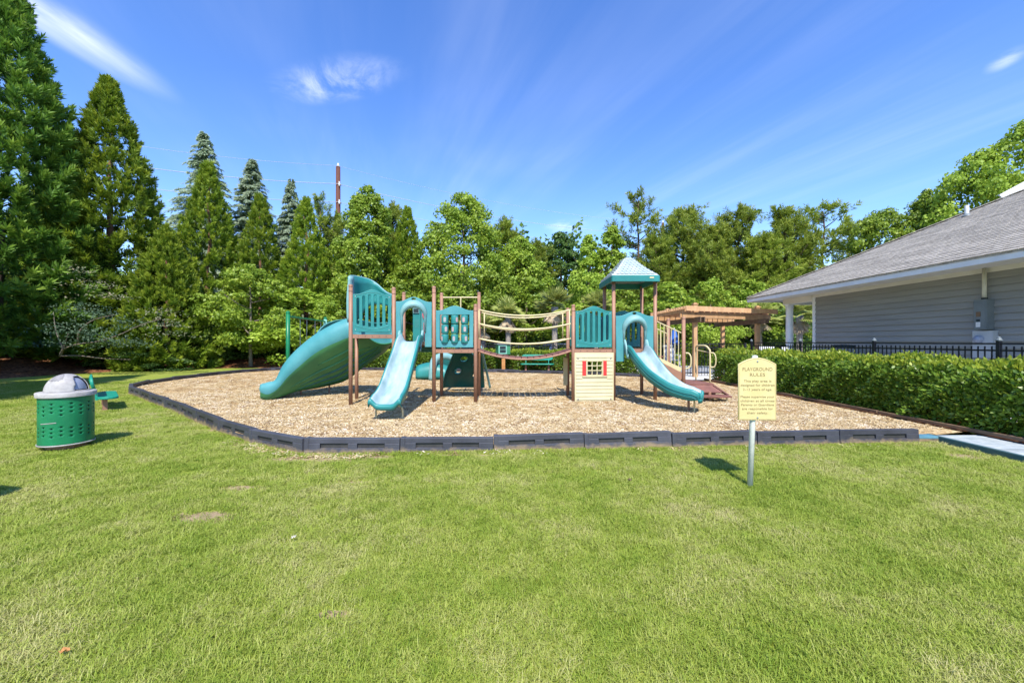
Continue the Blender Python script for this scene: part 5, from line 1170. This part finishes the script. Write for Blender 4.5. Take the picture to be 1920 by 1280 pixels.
# drum (tic tac toe) panel
L = gapL(5, 7); z0, z1, zc = 1.36, 2.225, 2.335; wx0, wx1, wz0, wz1 = .085*L+.02, .915*L-.02, .19, .765
hole_ = [(wx0, wz1)]
lowr = []
nb_ = 3
for i in range(nb_):
    cx_ = L*(.235+.265*i); lowr += [(cx_+.115*math.cos(a), wz0+.0-.085*math.sin(a)) for a in np.linspace(math.pi, 0, 9)]
hole_ = [(wx0, wz1), (wx0, wz0)]+lowr+[(wx1, wz0), (wx1, wz1)]
me = plate_mesh('drum_panel', arch_outline(L, 0, z1-z0, zc-z0), [hole_], .06, .008, M['teal_blue']); dp, _ = place('drum_panel', me, 5, 7, z0)
for i in range(3):
    cx_ = L*(.235+.265*i)
    for j in range(3):
        zz = .10+.222*j; m = MB(); m.lathe([(.05, zz), (.082, zz+.006), (.087, zz+.015), (.085, zz+.2), (.082, zz+.208), (.05, zz+.212)], (cx_, .0, 0), 18); d_ = link_mesh('drum', m.mesh('drum', M['teal'], smooth=True), dp)
        a0 = R(-90+((i*37+j*71) % 90)-45); vs = []; fs = []; K = 10
        for q in range(K+1):
            for s in range(K+1): a = a0+R(-24+48*s/K); vs.append((cx_+.0895*math.cos(a), .0895*math.sin(a), zz+.035+.14*q/K))
        for q in range(K):
            for s in range(K):
                u, v_3 = (s+.5)/K*2-1, (q+.5)/K*2-1
                if u*u+v_3*v_3 < .8: fs.append((q*(K+1)+s, q*(K+1)+s+1, (q+1)*(K+1)+s+1, (q+1)*(K+1)+s))
        me = bpy.data.meshes.new('faded_spot'); me.from_pydata(vs, [], fs); me.materials.append(M['pink_spot']); link_mesh('faded_spot', me, d_)
m = MB(); m.tube([(L*.63, .09, .02), (L*.63, .09, .82)], .014, 8); link_mesh('rod', m.mesh('rod', M['cream']), dp)

# slide hood panels
def hood_panel(a, b_, z0, z1, zc, zleft, mouth, mz0, mz1, mname):
    L = gapL(a, b_); h1, hc = z1-z0, zc-z0; c = L*.49; hw = mouth/2; r = hw
    hole = [(c-hw, 0.001+mz0), (c-hw, mz1-r)]+[(c-r*math.cos(t), mz1-r+r*math.sin(t)) for t in np.linspace(.12, math.pi-.12, 13)]+[(c+hw, mz1-r), (c+hw, mz0+.001)]
    op = arch_outline(L, 0, h1, hc)
    # outline with the mouth open at the bottom: two legs
    top = op[2:]; outl = [(c+hw, 0), (L, 0)]+top+[(0, -zleft), (c-hw, -zleft)]+[(c-hw, mz1-r)]+[(c-r*math.cos(t), mz1-r+r*math.sin(t)) for t in np.linspace(.1, math.pi-.1, 15)]+[(c+hw, mz1-r)]
    me = plate_mesh('slide_arch', outl, [slot(c, h1+(hc-h1)*.30, h1+(hc-h1)*.78, .075) if False else [(c+.05*math.cos(t), h1+(hc-h1)*.55+.028*math.sin(t)) for t in np.linspace(0, 6.1, 12)]], .06, .008, M[mname])
    o, _ = place('slide_arch', me, a, b_, z0)
    # protruding moulded hood around the mouth
    rows = []; prof = [(-.03, -.01), (-.15, -.005), (-.19, .03), (-.18, .10), (-.10, .16), (-.025, .19)]
    path = [(c-hw, mz0+.25, -1, 0)]+[(c-r*math.cos(t), mz1-r+r*math.sin(t), -math.cos(t), math.sin(t)) for t in np.linspace(0, math.pi, 21)]+[(c+hw, mz0+.25, 1, 0)]
    for k, (x, z, nx, nz_) in enumerate(path):
        f = .22+.78*math.sin(math.pi*k/(len(path)-1))**1.1; rows.append([(x+nx*e*f*.62, d*f, z+nz_*e*f*.8) for d, e in prof])
    m = MB(); m.grid(rows); h_ = link_mesh('hood', m.mesh('hood', M['teal_pale'] if mname == 'teal_blue' else M['teal'], smooth=True), o); md = h_.modifiers.new('s', 'SOLIDIFY'); md.thickness = .015
    m = MB(); m.box((c, -.10, h1-.02), (.11, .02, .02)); link_mesh('badge', plate_mesh('badge', [(c+.055*math.cos(t)-c, .012*math.sin(t)) for t in np.linspace(0, 6.1, 12)], [], .008, .001, M['pink']), o, (c, -.16, mz1+.055))
    return o, L, c
h1o, hL, hc1 = hood_panel(3, 5, 1.37, 2.42, 2.53, -.10, .50, .1, .93, 'teal_blue')
h2o, hL2, hc2 = hood_panel(11, 12, 1.24, 2.11, 2.22, .22, .50, .0, .74, 'teal_blue')

# interior activity panels seen through the left slide arch
ip = MB().box((-2.42, 10.18, 1.95), (.20, .05, .95)).build('activity_panel', M['teal'], ps, bevel=.012, label='teal speaker panel inside the slide arch')
MB().box((-2.43, 10.14, 2.28), (.13, .03, .10)).build('periscope', M['dark'], ip); MB().box((-2.43, 10.135, 2.28), (.155, .012, .125)).build('periscope_rim', M['teal_pale'], ip)
dots = MB()
for i in range(5):
    for j in range(8): dots.box((-2.46+.022*i+.01*(j % 2), 10.152, 1.86+.026*j), (.008, .006, .008))
dots.build('speaker_dots', M['teal_pale'], ip)
MB().box((-2.25, 10.22, 1.95), (.14, .05, .98)).build('back_board', M['teal_blue'], ps, bevel=.012)
m = MB(); rows = []
for i in range(9):
    t = math.pi*i/8; rows.append([(-2.14+.085*math.sin(t)*math.cos(a)*(1.12-.3*math.cos(t)), 9.95+.045*math.sin(t)*math.sin(a), 2.13-.14*math.cos(t)) for a in np.linspace(0, 2*math.pi, 17)])
m.grid(rows); sh = m.build('shell_drum', M['pink'], ps, smooth=True, label='faded pink ribbed oval drum')
for k in range(-2, 3): 
    m = MB(); m.tube([(-2.14+.03*k*(.4), 9.905, 2.01), (-2.14+.032*k, 9.902, 2.12), (-2.14+.022*k, 9.908, 2.24)], .004, 5); m.build('rib', M['pink_spot'], sh)
MB().box((-2.16, 9.98, 1.72), (.09, .05, .5)).build('drum_post', M['pink'], ps, bevel=.015, label='faded pink upright')

# ------------------------------------------------------------------ slides
def chute(path, widths, name, wall=.15, skirt=.15, bed='teal_bed', side='teal', wing=True, up=(0, 0, 1)):
    n = len(path); rows = []
    for i, p in enumerate(path):
        d = (path[min(i+1, n-1)]-path[max(i-1, 0)]).normalized(); s = d.cross(Vector(up)).normalized(); u = s.cross(d).normalized(); w_ = widths[i]/2; wl = wall*(1.0 if i > 0 else .9)
        t = i/(n-1); end = max(0, (t-.90)/.10); wl *= 1-.35*end
        prof = [(-w_-.035, wl-skirt*(1-.4*end)), (-w_-.045, wl-.03), (-w_-.03, wl), (-w_+.0, wl+.008), (-w_+.03, wl-.02), (-w_+.055, .05), (-w_+.10, .008), (-w_*.35, 0)]
        prof = prof+[(-x, z) for x, z in prof[::-1]]
        rows.append([p+s*x+u*z for x, z in prof])
    m = MB(); m.grid(rows, mifn=lambda i, j: 1 if 3 <= j <= 11 else 0)
    o = m.build(name, [M[side], M[bed]], ps, smooth=True, solid=.022, solid_off=-1)
    # rounded lower lip closing the end
    e = rows[-1]; m = MB(); d = (path[-1]-path[-2]).normalized(); lip = []
    for (dx, dz) in ((0, 0), (.035, -.006), (.05, -.04), (.035, -.10), (-.03, -.12)): lip.append([q+d*dx+Vector((0, 0, dz)) if 1 <= k <= len(e)-2 else q+d*dx*.4+Vector((0, 0, dz*.5)) for k, q in enumerate(e)])
    m.grid(lip); m.build('lip', M[side], o, smooth=True, solid=.01); return o, rows
# small straight wave slide on the left
cp = [(-2.30, 9.16, 1.50), (-2.30, 8.92, 1.47), (-2.29, 8.55, 1.18), (-2.28, 8.1, .84), (-2.265, 7.65, .53), (-2.26, 7.35, .41), (-2.26, 7.12, .385)]
path = smooth_pts(cp, 30); s1, rows = chute(path, [.44+.06*i/29 for i in range(30)], 'wave_slide')
for sx in (-1, 1):       # grab wings at the top
    m = MB(); rows_ = []
    for i in range(11):
        t = i/10; a = math.pi*t; y = 9.30-.36*t; h = .34*math.sin(min(math.pi, a*1.0+.35))**.6*(1 if t < .5 else 1-.25*(t-.5)) if t < .99 else .12
        rows_.append([(-2.30+sx*(.235+.03*q), y, 1.50-.25*t+(.02 if q == 0 else 0)+h*q) for q in (0, .5, 1)])
    m.grid(rows_); m.build('grab_wing', M['teal_pale'], s1, smooth=True, solid=.035)
m = MB(); zz = .33
m.tube(smooth_pts([(-2.50, 7.36, MZ-.02), (-2.50, 7.36, .24), (-2.44, 7.36, .315), (-2.26, 7.36, .33), (-2.07, 7.36, .315), (-2.015, 7.36, .24), (-2.015, 7.36, MZ-.02)], 24), .019, 8); m.build('support_leg', M['cream'], s1, smooth=True)
# curved slide on the right
cp = [(2.955, 9.50, 1.24), (2.96, 9.24, 1.21), (3.0, 8.95, 1.0), (3.12, 8.60, .72), (3.33, 8.30, .50), (3.56, 8.10, .40), (3.76, 7.985, .385)]
path = smooth_pts(cp, 34); s2, rows = chute(path, [.43+.05*i/33 for i in range(34)], 'curved_slide', wall=.17, skirt=.22)
# moulded grooves along the outer sides
for side_k, sgn in ((1, -1), (-2, 1)):
    for dz in (.06, .12):
        pts = [rows[i][side_k]+Vector((0, 0, -dz)) + (rows[i][side_k]-path[i]).normalized()*.004 for i in range(3, 33)]; m = MB(); m.tube(pts, .006, 5); m.build('ridge', M['teal'], s2, smooth=True)
for sx in (-1, 1):
    m = MB(); rows_ = []
    for i in range(11):
        t = i/10; y = 9.66-.42*t; h = .36*math.sin(min(math.pi, math.pi*t+.35))**.6*(1 if t < .5 else 1-.25*(t-.5)) if t < .99 else .12
        rows_.append([(2.957+sx*(.23+.03*q), y, 1.24-.14*t+h*q) for q in (0, .5, 1)])
    m.grid(rows_); m.build('grab_wing', M['teal_pale'], s2, smooth=True, solid=.035)
m = MB(); m.tube([(3.66, 8.03, MZ-.05), (3.66, 8.03, .33)], .02, 8); m.build('support_leg', M['cream'], s2)
m = MB(); m.tube([(3.62, 8.2, MZ-.05), (3.62, 8.2, .33)], .026, 8); m.build('support_leg', M['brown'], s2)

# big twisting slide on the left: near rim N, wall foot Mw, belly B, far rim Fr per station
ST = [((489, 722, 9.55), (489, 734, 9.55), (491, 741, 9.72), (500, 726, 10.2)), ((503, 718, 9.58), (503, 738, 9.58), (506, 741.5, 9.78), (513, 722, 10.35)), ((518, 713, 9.62), (520, 728, 9.6), (531, 739, 9.98), (528, 708, 10.6)),
      ((531, 688, 9.68), (538, 707, 9.66), (560, 731, 10.3), (550, 676, 10.9)), ((550, 664, 9.74), (561, 686, 9.71), (586, 727, 10.55), (570, 655, 11.05)), ((574, 642, 9.8), (586, 665, 9.77), (616, 721, 10.8), (591, 632, 11.2)),
      ((597, 625, 9.84), (611, 650, 9.82), (642, 714, 10.95), (606, 613, 11.3)), ((620, 612, 9.88), (633, 640, 9.86), (662, 702, 11.0), (622, 604, 11.35)), ((640, 603, 9.92), (648, 634, 9.9), (680, 687, 11.05), (642, 600, 11.35)),
      ((657, 600, 9.96), (660, 631, 9.94), (702, 672, 11.0), (668, 600, 11.3)), ((672, 626, 10.0), (676, 632, 9.97), (722, 657, 10.8), (700, 606, 11.15)), ((688, 629, 10.05), (690, 632, 10.0), (735, 641, 10.5), (732, 606, 10.7))]
cols_ = [[W(*s[k]) for s in ST] for k in range(4)]; NS = 44; cols_ = [smooth_pts(c, NS) for c in cols_]
rows = []; underside = []
for i in range(NS):
    Np, Mp, Bp, Fp = [c[i] for c in cols_]
    row = [Np+Vector((0, .03, -.03)), Np+Vector((0, .015, .0)), Np, Np.lerp(Mp, .5)+Vector((0, -.035, 0)), Mp]
    for t in (.12, .25, .4, .55, .7, .85, 1.0):        # belly curve from wall foot to the lowest edge
        q = Mp.lerp(Bp, t)+Vector((0, -.02, -.10))*math.sin(math.pi*t)*.9; row.append(q)
    row += [Bp.lerp(Fp, .3)+Vector((0, .09, -.03)), Bp.lerp(Fp, .65)+Vector((0, .08, 0)), Fp, Fp+Vector((0, -.03, -.01))]
    rows.append(row)
m = MB(); m.grid(rows, mifn=lambda i, j: 0 if j < 4 else (1 if j < 11 else 2)); tw = m.build('twisting_slide', [M['teal_blue'], M['slide_green'], M['teal_blue']], ps, smooth=True, solid=.03, solid_off=1)
for f_, i0, i1 in ((7, 10, 40), (8, 14, 42), (9, 12, 42), (10, 18, 40), (6, 20, 36)):
    pts = [rows[i][f_]+Vector((0, -.02, -.025)) for i in range(i0, i1)]; m = MB(); m.tube(pts, [.012+.026*math.sin(math.pi*k/(i1-i0-1)) for k in range(i1-i0)], 6); m.build('rib', M['teal_deep'] if f_ in (8, 9, 10) else M['slide_green'], tw, smooth=True)
m = MB(); m.tube([rows[i][2] for i in range(NS-12)], .014, 8); m.build('rim', M['teal_pale'], tw, smooth=True)
m = MB(); m.tube([rows[i][14] for i in range(12, NS)], .016, 8); m.build('rim', M['teal_pale'], tw, smooth=True)
m = MB(); a = rows[0]; m.add([tuple(q) for q in a[1:15]], [tuple(range(14))]); 
for (px, py, pb, Y) in ((523, 736, 747, 9.92), (564, 727, 741, 10.5), (617.5, 718, 735.5, 11.0)):
    p = W(px, py, Y); m = MB(); m.tube([(p.x, Y, MZ-.05), (p.x, Y, p.z+.05)], .024, 8); m.build('support_leg', M['brown'], tw)
# tall moulded wall curling round the top of the twisting slide
top = smooth_pts([W(654, 520, 9.95), W(658, 517.5, 10.25), W(672, 519, 10.8), W(692, 524, 11.1), (W(706, 532, 11.15)), W(718, 543, 11.05), W(728, 550, 10.8), W(737, 553, 10.5)], 30)
bot = smooth_pts([W(652, 601, 9.95), W(655, 600, 10.25), W(668, 601, 10.85), W(690, 575, 11.12), (W(706, 570, 11.17)), W(718, 572, 11.07), W(728, 574, 10.8), W(737, 575, 10.5)], 30)
rows = []
for a, b_ in zip(top, bot): rows.append([a.lerp(b_, t)+Vector((0, .05*math.sin(math.pi*t), 0)) for t in np.linspace(0, 1, 7)])
m = MB(); m.grid(rows); hd = m.build('slide_hood', M['teal'], tw, smooth=True, solid=.05, solid_off=0)
m = MB(); m.tube(top, .024, 8); m.build('rim', M['teal_pale'], hd, smooth=True)
m = MB(); rows = []
for t in np.linspace(0, 1, 12):
    a = W(650.5-2.5*math.sin(math.pi*t)+3*(1-t), 518+84*t, 9.88); b_ = W(662.0-2*t+4*math.sin(math.pi*t*.5)*(t < .9), 518+84*t, 10.05); rows.append([a, a.lerp(b_, .5)+Vector((0, -.03, 0)), b_])
m.grid(rows); m.build('hood_edge', M['teal_pale'], hd, smooth=True, solid=.02)

# ------------------------------------------------------------------ arched bridge
br = MB(); 
def arc(p, q, s, n=22): p, q = Vector(p), Vector(q); return [p.lerp(q, i/n)-Vector((0, 0, s*4*(i/n)*(1-i/n))) for i in range(n+1)]
XA, XB = -.81, 1.41; bd = None
dz = arc((XA, 9.93, 1.30), (XB, 9.95, 1.30), .20)
bridge = None
np_ = 15
for i in range(np_):
    t0 = (i+.06)/np_; t1 = (i+.94)/np_; f = lambda t: Vector((XA+(XB-XA)*t, 0, 1.30-.20*4*t*(1-t))); a, b_ = f(t0), f(t1)
    m = MB(); m.bar(a+Vector((0, 9.93, 0)), b_+Vector((0, 9.93, 0)), .84, .035); o = m.build('bridge_plank', M['brown_deck'], ps, bevel=.005)
for y in (9.5, 10.37):
    m = MB(); 
    rows = []
    pts = arc((XA, y, 1.275), (XB, y, 1.275), .20); m.tube(pts, .022, 6); m.build('bridge_edge', M['brown'], ps, smooth=True)
for y, k in ((9.46, 0), (10.40, 1)):
    rl = None
    for zl, sg_ in ((2.25, .14), (1.92, .13), (1.57, .13)):
        m = MB(); pts = arc((XA+.02, y, zl), (XB-.02, y, zl), sg_); m.tube(pts, .0185, 8); o = m.build('bridge_rail', M['cream'], ps, smooth=True)
    for x in (XA+.03, XB-.05) if k == 0 else (XA+.09, XB-.09):
        m = MB(); m.tube([(x, y, 1.56), (x, y, 2.25)], .016, 8); m.build('rail_upright', M['cream'], ps, smooth=True)
for x in (1.49, 1.53): m = MB(); m.tube([(x, 9.62, 1.36), (x, 9.62, 2.22)], .018, 8); m.build('rail_upright', M['cream'], ps)
MB().box((1.40, 10.42, .72), (.13, .04, .72)).build('side_board', M['cream_panel'], ps, bevel=.01, label='cream board hanging below the deck')
MB().box((1.62, 10.5, .65), (.12, .04, .9)).build('side_board', M['brown'], ps, bevel=.01)
# back hand rail above the middle deck
m = MB(); m.tube([(-1.83, 10.39, 2.64), (-.854, 10.36, 2.64)], .018, 8); hr = m.build('hand_rail', M['cream'], ps)
m = MB(); m.tube([(-1.33, 10.37, 2.64), (-1.33, 10.37, 1.34)], .017, 8); m.build('upright', M['cream'], hr)

# ------------------------------------------------------------------ house panel
hp = thing_panel = None
x0, x1 = 1.475, 2.42; z0, z1 = MZ+.01, 1.235; L = x1-x0; H_ = z1-z0
u0, u1 = .315*L, .70*L; w0, w1 = (703.5, 676.5)
wz0, wz1 = 1.5-(703.5-640)/F*9.42-z0, 1.5-(677-640)/F*9.42-z0
holes = []
cw, ch = (u1-u0)/3, (wz1-wz0)/3
for i in range(3):
    for j in range(3): a, b_ = u0+cw*i+.010, u0+cw*(i+1)-.010; c, d = wz0+ch*j+.010, wz0+ch*(j+1)-.010; holes.append([(a, c), (b_, c), (b_, d), (a, d)])
me = plate_mesh('house_panel', [(0, 0), (L, 0), (L, H_), (0, H_)], holes, .035, .004, M['cream_panel'])
a_ = math.atan2(.09, .98); hpn = link_mesh('house_panel', me, ps, Vector((x0, 9.43, z0))-OFF, (0, 0, a_))
nb2 = 13; bh = (H_-.06)/nb2
for i in range(nb2):
    z = .03+bh*i
    segs = [(.03, L-.03)]
    if z+bh > wz0-.02 and z < wz1+.02: segs = [(.03, .195*L), (.815*L, L-.03)]
    for (a, b_) in segs:
        m = MB(); m.add([(a, -.0305, z+.004), (b_, -.0305, z+.004), (b_, -.0185, z+bh-.004), (a, -.0185, z+bh-.004), (a, -.016, z+.004), (b_, -.016, z+.004), (b_, -.016, z+bh-.004), (a, -.016, z+bh-.004)],
              [(0, 1, 2, 3), (0, 4, 5, 1), (1, 5, 6, 2), (0, 3, 7, 4), (2, 6, 7, 3)]); link_mesh('clapboard', m.mesh('clapboard', M['cream_panel']), hpn)
fr = MB()
for a, b_ in (((u0-.012, wz0-.02), (u0-.012, wz1+.02)), ((u1+.012, wz0-.02), (u1+.012, wz1+.02)), ((.18*L, wz0-.025), (.83*L, wz0-.025)), ((u0-.02, wz1+.012), (u1+.02, wz1+.012))): fr.bar((a[0], -.03, a[1]), (b_[0], -.03, b_[1]), .03, .022, up=(0, 1, 0))
for i in (1, 2): fr.bar((u0+cw*i, -.024, wz0), (u0+cw*i, -.024, wz1), .012, .018, up=(0, 1, 0)); fr.bar((u0, -.024, wz0+ch*i), (u1, -.024, wz0+ch*i), .012, .018, up=(0, 1, 0))
link_mesh('window_frame', fr.mesh('window_frame', M['cream_panel']), hpn)
for c in (.235*L, .765*L): m = MB(); m.box((c, -.033, (wz0+wz1)/2), (.085, .022, wz1-wz0+.02)); o = link_mesh('shutter', m.mesh('shutter', M['red']), hpn); md = o.modifiers.new('b', 'BEVEL'); md.width = .005; md.segments = 2
for x in (.07*L+.01, .93*L-.01):
    for z in (.055, H_-.13): m = MB(); m.lathe([(0, .012), (.014, .008), (.018, 0)], (0, 0, 0), 10); m.v = [(x+a, -.032-c, z+b) for a, b, c in m.v]; link_mesh('screw', m.mesh('screw', M['lid_worn']), hpn)
# ------------------------------------------------------------------ tower roof
rx0, rx1, ry0, ry1 = 2.335, 3.475, 9.36, 10.78; zr0, zr1 = 2.90, 3.05; apx, apy, apz = (rx0+rx1)/2-.02, (ry0+ry1)/2-.05, 3.60
rf = MB(); 
def sq(x0, x1, y0, y1, z, r=.05):
    pts = []
    for (cx_, cy_, a0) in ((x1-r, y1-r, 0), (x0+r, y1-r, 90), (x0+r, y0+r, 180), (x1-r, y0+r, 270)):
        for k in range(4): a = R(a0+30*k); pts.append((cx_+r*math.cos(a), cy_+r*math.sin(a), z))
    return pts
rows = [sq(rx0+.02, rx1-.02, ry0+.02, ry1-.02, zr0), sq(rx0, rx1, ry0, ry1, zr0+.01), sq(rx0-.0, rx1+.0, ry0, ry1, zr1-.01), sq(rx0+.012, rx1-.012, ry0+.012, ry1-.012, zr1)]
rf.grid([r+[r[0]] for r in rows]); rf.build('canopy_fascia', M['teal'], ps, smooth=False, solid=.02)
def canopy(t, e=0):     # t 0 eave .. 1 top, concave bell profile
    k = (1-t)**1.0*(1-.10*math.sin(math.pi*t)) ; z = zr1+(apz-zr1)*(t**.92)
    hx = (rx1-rx0)/2*k*.985+.06*t; hy = (ry1-ry0)/2*k*.985+.06*t; cxx = (rx0+rx1)/2+(apx-(rx0+rx1)/2)*t; cyy = (ry0+ry1)/2+(apy-(ry0+ry1)/2)*t
    return cxx-hx-e, cxx+hx+e, cyy-hy-e, cyy+hy+e, z
TS = [0, .06, .15, .3, .45, .6, .72, .84, .93, 1.0]
m = MB(); rr_ = []
for t in TS: a = canopy(t); rr_.append(sq(a[0], a[1], a[2], a[3], a[4]-(.02 if t == 1 else 0), .045)) 
m.grid([r+[r[0]] for r in rr_]); m.add(rr_[-1], [tuple(range(len(rr_[-1])))]); cp_ = m.build('canopy', M['canopy_top'], ps, smooth=True)
# scalloped shingles, row by row on the four faces
nr2 = 8
for r_ in range(nr2):
    t0 = .035+.11*r_; t1 = t0+.14; a, b_ = canopy(t0), canopy(min(t1, 1))
    for face in range(4):
        def edge(q, z):
            x0_, x1_, y0_, y1_ = q[0], q[1], q[2], q[3]; i_ = .05*(1-t0)+.02
            return [((x0_+i_, y0_), (x1_-i_, y0_)), ((x1_, y0_+i_), (x1_, y1_-i_)), ((x1_-i_, y1_), (x0_+i_, y1_)), ((x0_, y1_-i_), (x0_, y0_+i_))][face]
        (p0, p1), (q0, q1) = edge(a, 0), edge(b_, 0); p0, p1 = Vector((*p0, a[4])), Vector((*p1, a[4])); q0, q1 = Vector((*q0, b_[4])), Vector((*q1, b_[4]))
        W0 = (p1-p0).length; n = max(1, round(W0/.105)); nrmv = (p1-p0).cross(q0-p0).normalized()
        m = MB()
        for k in range(n):
            ua, ub = k/n, (k+1)/n; off = (.5/n if r_ % 2 else 0)
            A, B = p0.lerp(p1, ua), p0.lerp(p1, ub); C, D = q0.lerp(q1, ub), q0.lerp(q1, ua); dn = (A-D).normalized()
            low = []
            for s in range(7):
                th_ = math.pi*s/6; u_s = .5-.5*math.cos(th_); low.append(A.lerp(B, u_s)+(D-A)*(.30-.30*math.sin(th_)))
            n0 = len(low); vs = [v+nrmv*.024 for v in low]+[C+nrmv*.002, D+nrmv*.002]+[v+nrmv*.0 for v in low]
            fs = [tuple(range(n0))+(n0, n0+1)]+[(i+1, i, n0+2+i, n0+3+i) for i in range(n0-1)]; m.add(vs, fs)
        m.build('scalloped_row', M['canopy_top'], cp_)
MB().box((3.27, ry0-.004, 2.995), (.10, .01, .035)).build('badge', M['cream_panel'], ps)

# ------------------------------------------------------------------ stairs and transfer platform
def stair_rail(y, x0=3.50, x1=4.12, thick=.016):
    zt0, zt1 = 2.00+(.02 if y > 10 else 0), 1.71; zb0, zb1 = 1.12, .84; m = MB()
    m.tube([(x0, y, zt0), (x1, y, zt1)], .015, 8); sr = m.build('stair_rail', M['cream'], ps)
    m = MB(); m.bar((x0, y, zb0-.03), (x1, y, zb1-.03), .03, .10); m.build('base_board', M['cream'], sr)
    n = 7
    for k in range(n): t = (k+.3)/n; x = x0+(x1-x0)*t; m = MB(); m.tube([(x, y, zb0+(zb1-zb0)*t), (x, y, zt0+(zt1-zt0)*t)], .010, 6); m.build('baluster', M['cream'], sr)
for y in (9.75, 10.66): 
    stair_rail(y)
    MB().bar((3.46, y, .97), (4.14, y, .62), .045, .21).build('stringer', M['brown'], ps, bevel=.006)
for k in range(4): MB().box((3.58+k*.17, 10.2, 1.13-.19*k), (.2, .9, .035)).build('stair_tread', M['brown_deck'], ps, bevel=.005)
# platform: two square steps
MB().box((4.58, 10.25, .45), (.72, .92, .05)).build('platform', M['brown_deck'], ps, bevel=.008)
m = MB(); m.add([(4.24, 9.8, .425), (4.90, 9.8, .425), (5.02, 9.55, .29), (4.55, 9.55, .29), (4.24, 9.8, .28), (4.90, 9.8, .20)], [(0, 3, 2, 1)]); m.add([(4.22, 9.79, .43), (4.90, 9.79, .43), (4.90, 9.60, .22), (4.45, 9.60, .22)], [(3, 2, 1, 0)]); m.build('platform_front', M['brown_deck'], ps, solid=.03)
MB().box((4.78, 9.50, .205), (.72, .32, .045)).build('lower_step', M['brown_deck'], ps, bevel=.006)
m = MB(); m.add([(4.92, 9.79, .43), (4.92, 10.5, .43), (5.2, 10.2, .22), (5.14, 9.5, .22)], [(0, 1, 2, 3)]); m.build('platform_side', M['brown_deck'], ps, solid=.03)
for x, y in ((4.72, 9.55), (4.9, 10.5), (4.3, 10.6)): m = MB(); m.tube([(x, y, MZ-.05), (x, y, .3)], .035, 8); m.build('platform_leg', M['brown'], ps)
m = MB(); m.tube([(5.06, 9.42, MZ-.02), (5.06, 9.42, .21)], .018, 8); m.build('platform_leg', M['cream'], ps)
m = MB(); m.tube(smooth_pts([(4.85, 10.55, .45), (4.85, 10.55, 1.25), (4.84, 10.5, 1.36), (4.80, 10.3, 1.39), (4.86, 10.05, 1.39), (4.92, 9.98, 1.30), (4.93, 9.96, 1.2), (4.93, 9.96, .44)], 40), .022, 8); lp = m.build('grab_loop', M['cream'], ps, smooth=True)
m = MB(); m.tube([(4.85, 10.55, 1.28), (4.93, 9.97, 1.22)], .014, 6); m.build('cross_bar', M['cream'], lp)
m = MB(); m.tube(smooth_pts([(4.93, 9.94, 1.22), (5.00, 9.92, 1.21), (5.04, 9.9, 1.12), (5.04, 9.9, .95), (5.01, 9.92, .87), (4.93, 9.94, .86)], 20), .015, 8); m.build('hand_grip', M['cream'], lp, smooth=True)
m = MB(); m.tube(smooth_pts([(4.20, 9.68, 1.22), (4.27, 9.66, 1.21), (4.31, 9.64, 1.12), (4.31, 9.64, .95), (4.28, 9.66, .87), (4.19, 9.68, .84)], 20), .018, 8); m.build('hand_grip', M['cream'], ps, smooth=True)
m = MB(); m.tube([(4.11, 9.80, MZ), (4.11, 9.80, .86)], .03, 8); m.build('stair_post', M['cream'], ps)

# ------------------------------------------------------------------ curved rock climber
def cl_pt(u, t):       # u across 0..1, t height 0..1, leans out from the back of the middle deck
    zz = MZ+.08+1.20*t; y = 11.62-1.12*t**1.25+.06*math.sin(math.pi*u); xl = -1.98+.62*max(0, t-.10)**1.25; xr = -.80-.02*t; return Vector((xl+(xr-xl)*u, y-.0, zz))
hl = [(.30, .42, .10, .075), (.80, .30, .10, .075), (.40, .72, .13, .07), (.80, .58, .10, .06), (.72, .88, .11, .07)]
NU, NT = 44, 40; m = MB(); vs = [cl_pt(i/NU, j/NT) for j in range(NT+1) for i in range(NU+1)]; fs = []
def in_hole(u, t): return any(((u-a)/c)**2+((t-b)/d)**2 < 1 for a, b, c, d in hl)
for j in range(NT):
    for i in range(NU):
        if not in_hole((i+.5)/NU, (j+.5)/NT): fs.append((j*(NU+1)+i, j*(NU+1)+i+1, (j+1)*(NU+1)+i+1, (j+1)*(NU+1)+i))
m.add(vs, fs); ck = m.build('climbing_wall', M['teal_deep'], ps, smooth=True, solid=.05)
for a, b, c, d in hl:
    m = MB(); m.tube([cl_pt(a+c*1.08*math.cos(t), min(1, b+d*1.1*math.sin(t)))+Vector((0, -.01, 0)) for t in np.linspace(0, 2*math.pi, 21)], .022, 6, cap=False); m.build('hole_rim', M['teal_deep'], ck, smooth=True)
m = MB(); m.tube([cl_pt(0, t) for t in np.linspace(0, 1, 14)], .03, 8); m.build('edge_rim', M['teal_deep'], ck, smooth=True)
m = MB(); m.tube([cl_pt(1, t)+Vector((.16*(1-t), 0, 0)) for t in np.linspace(0, 1, 14)], .035, 8); m.build('edge_rim', M['teal_pale'], ck, smooth=True)
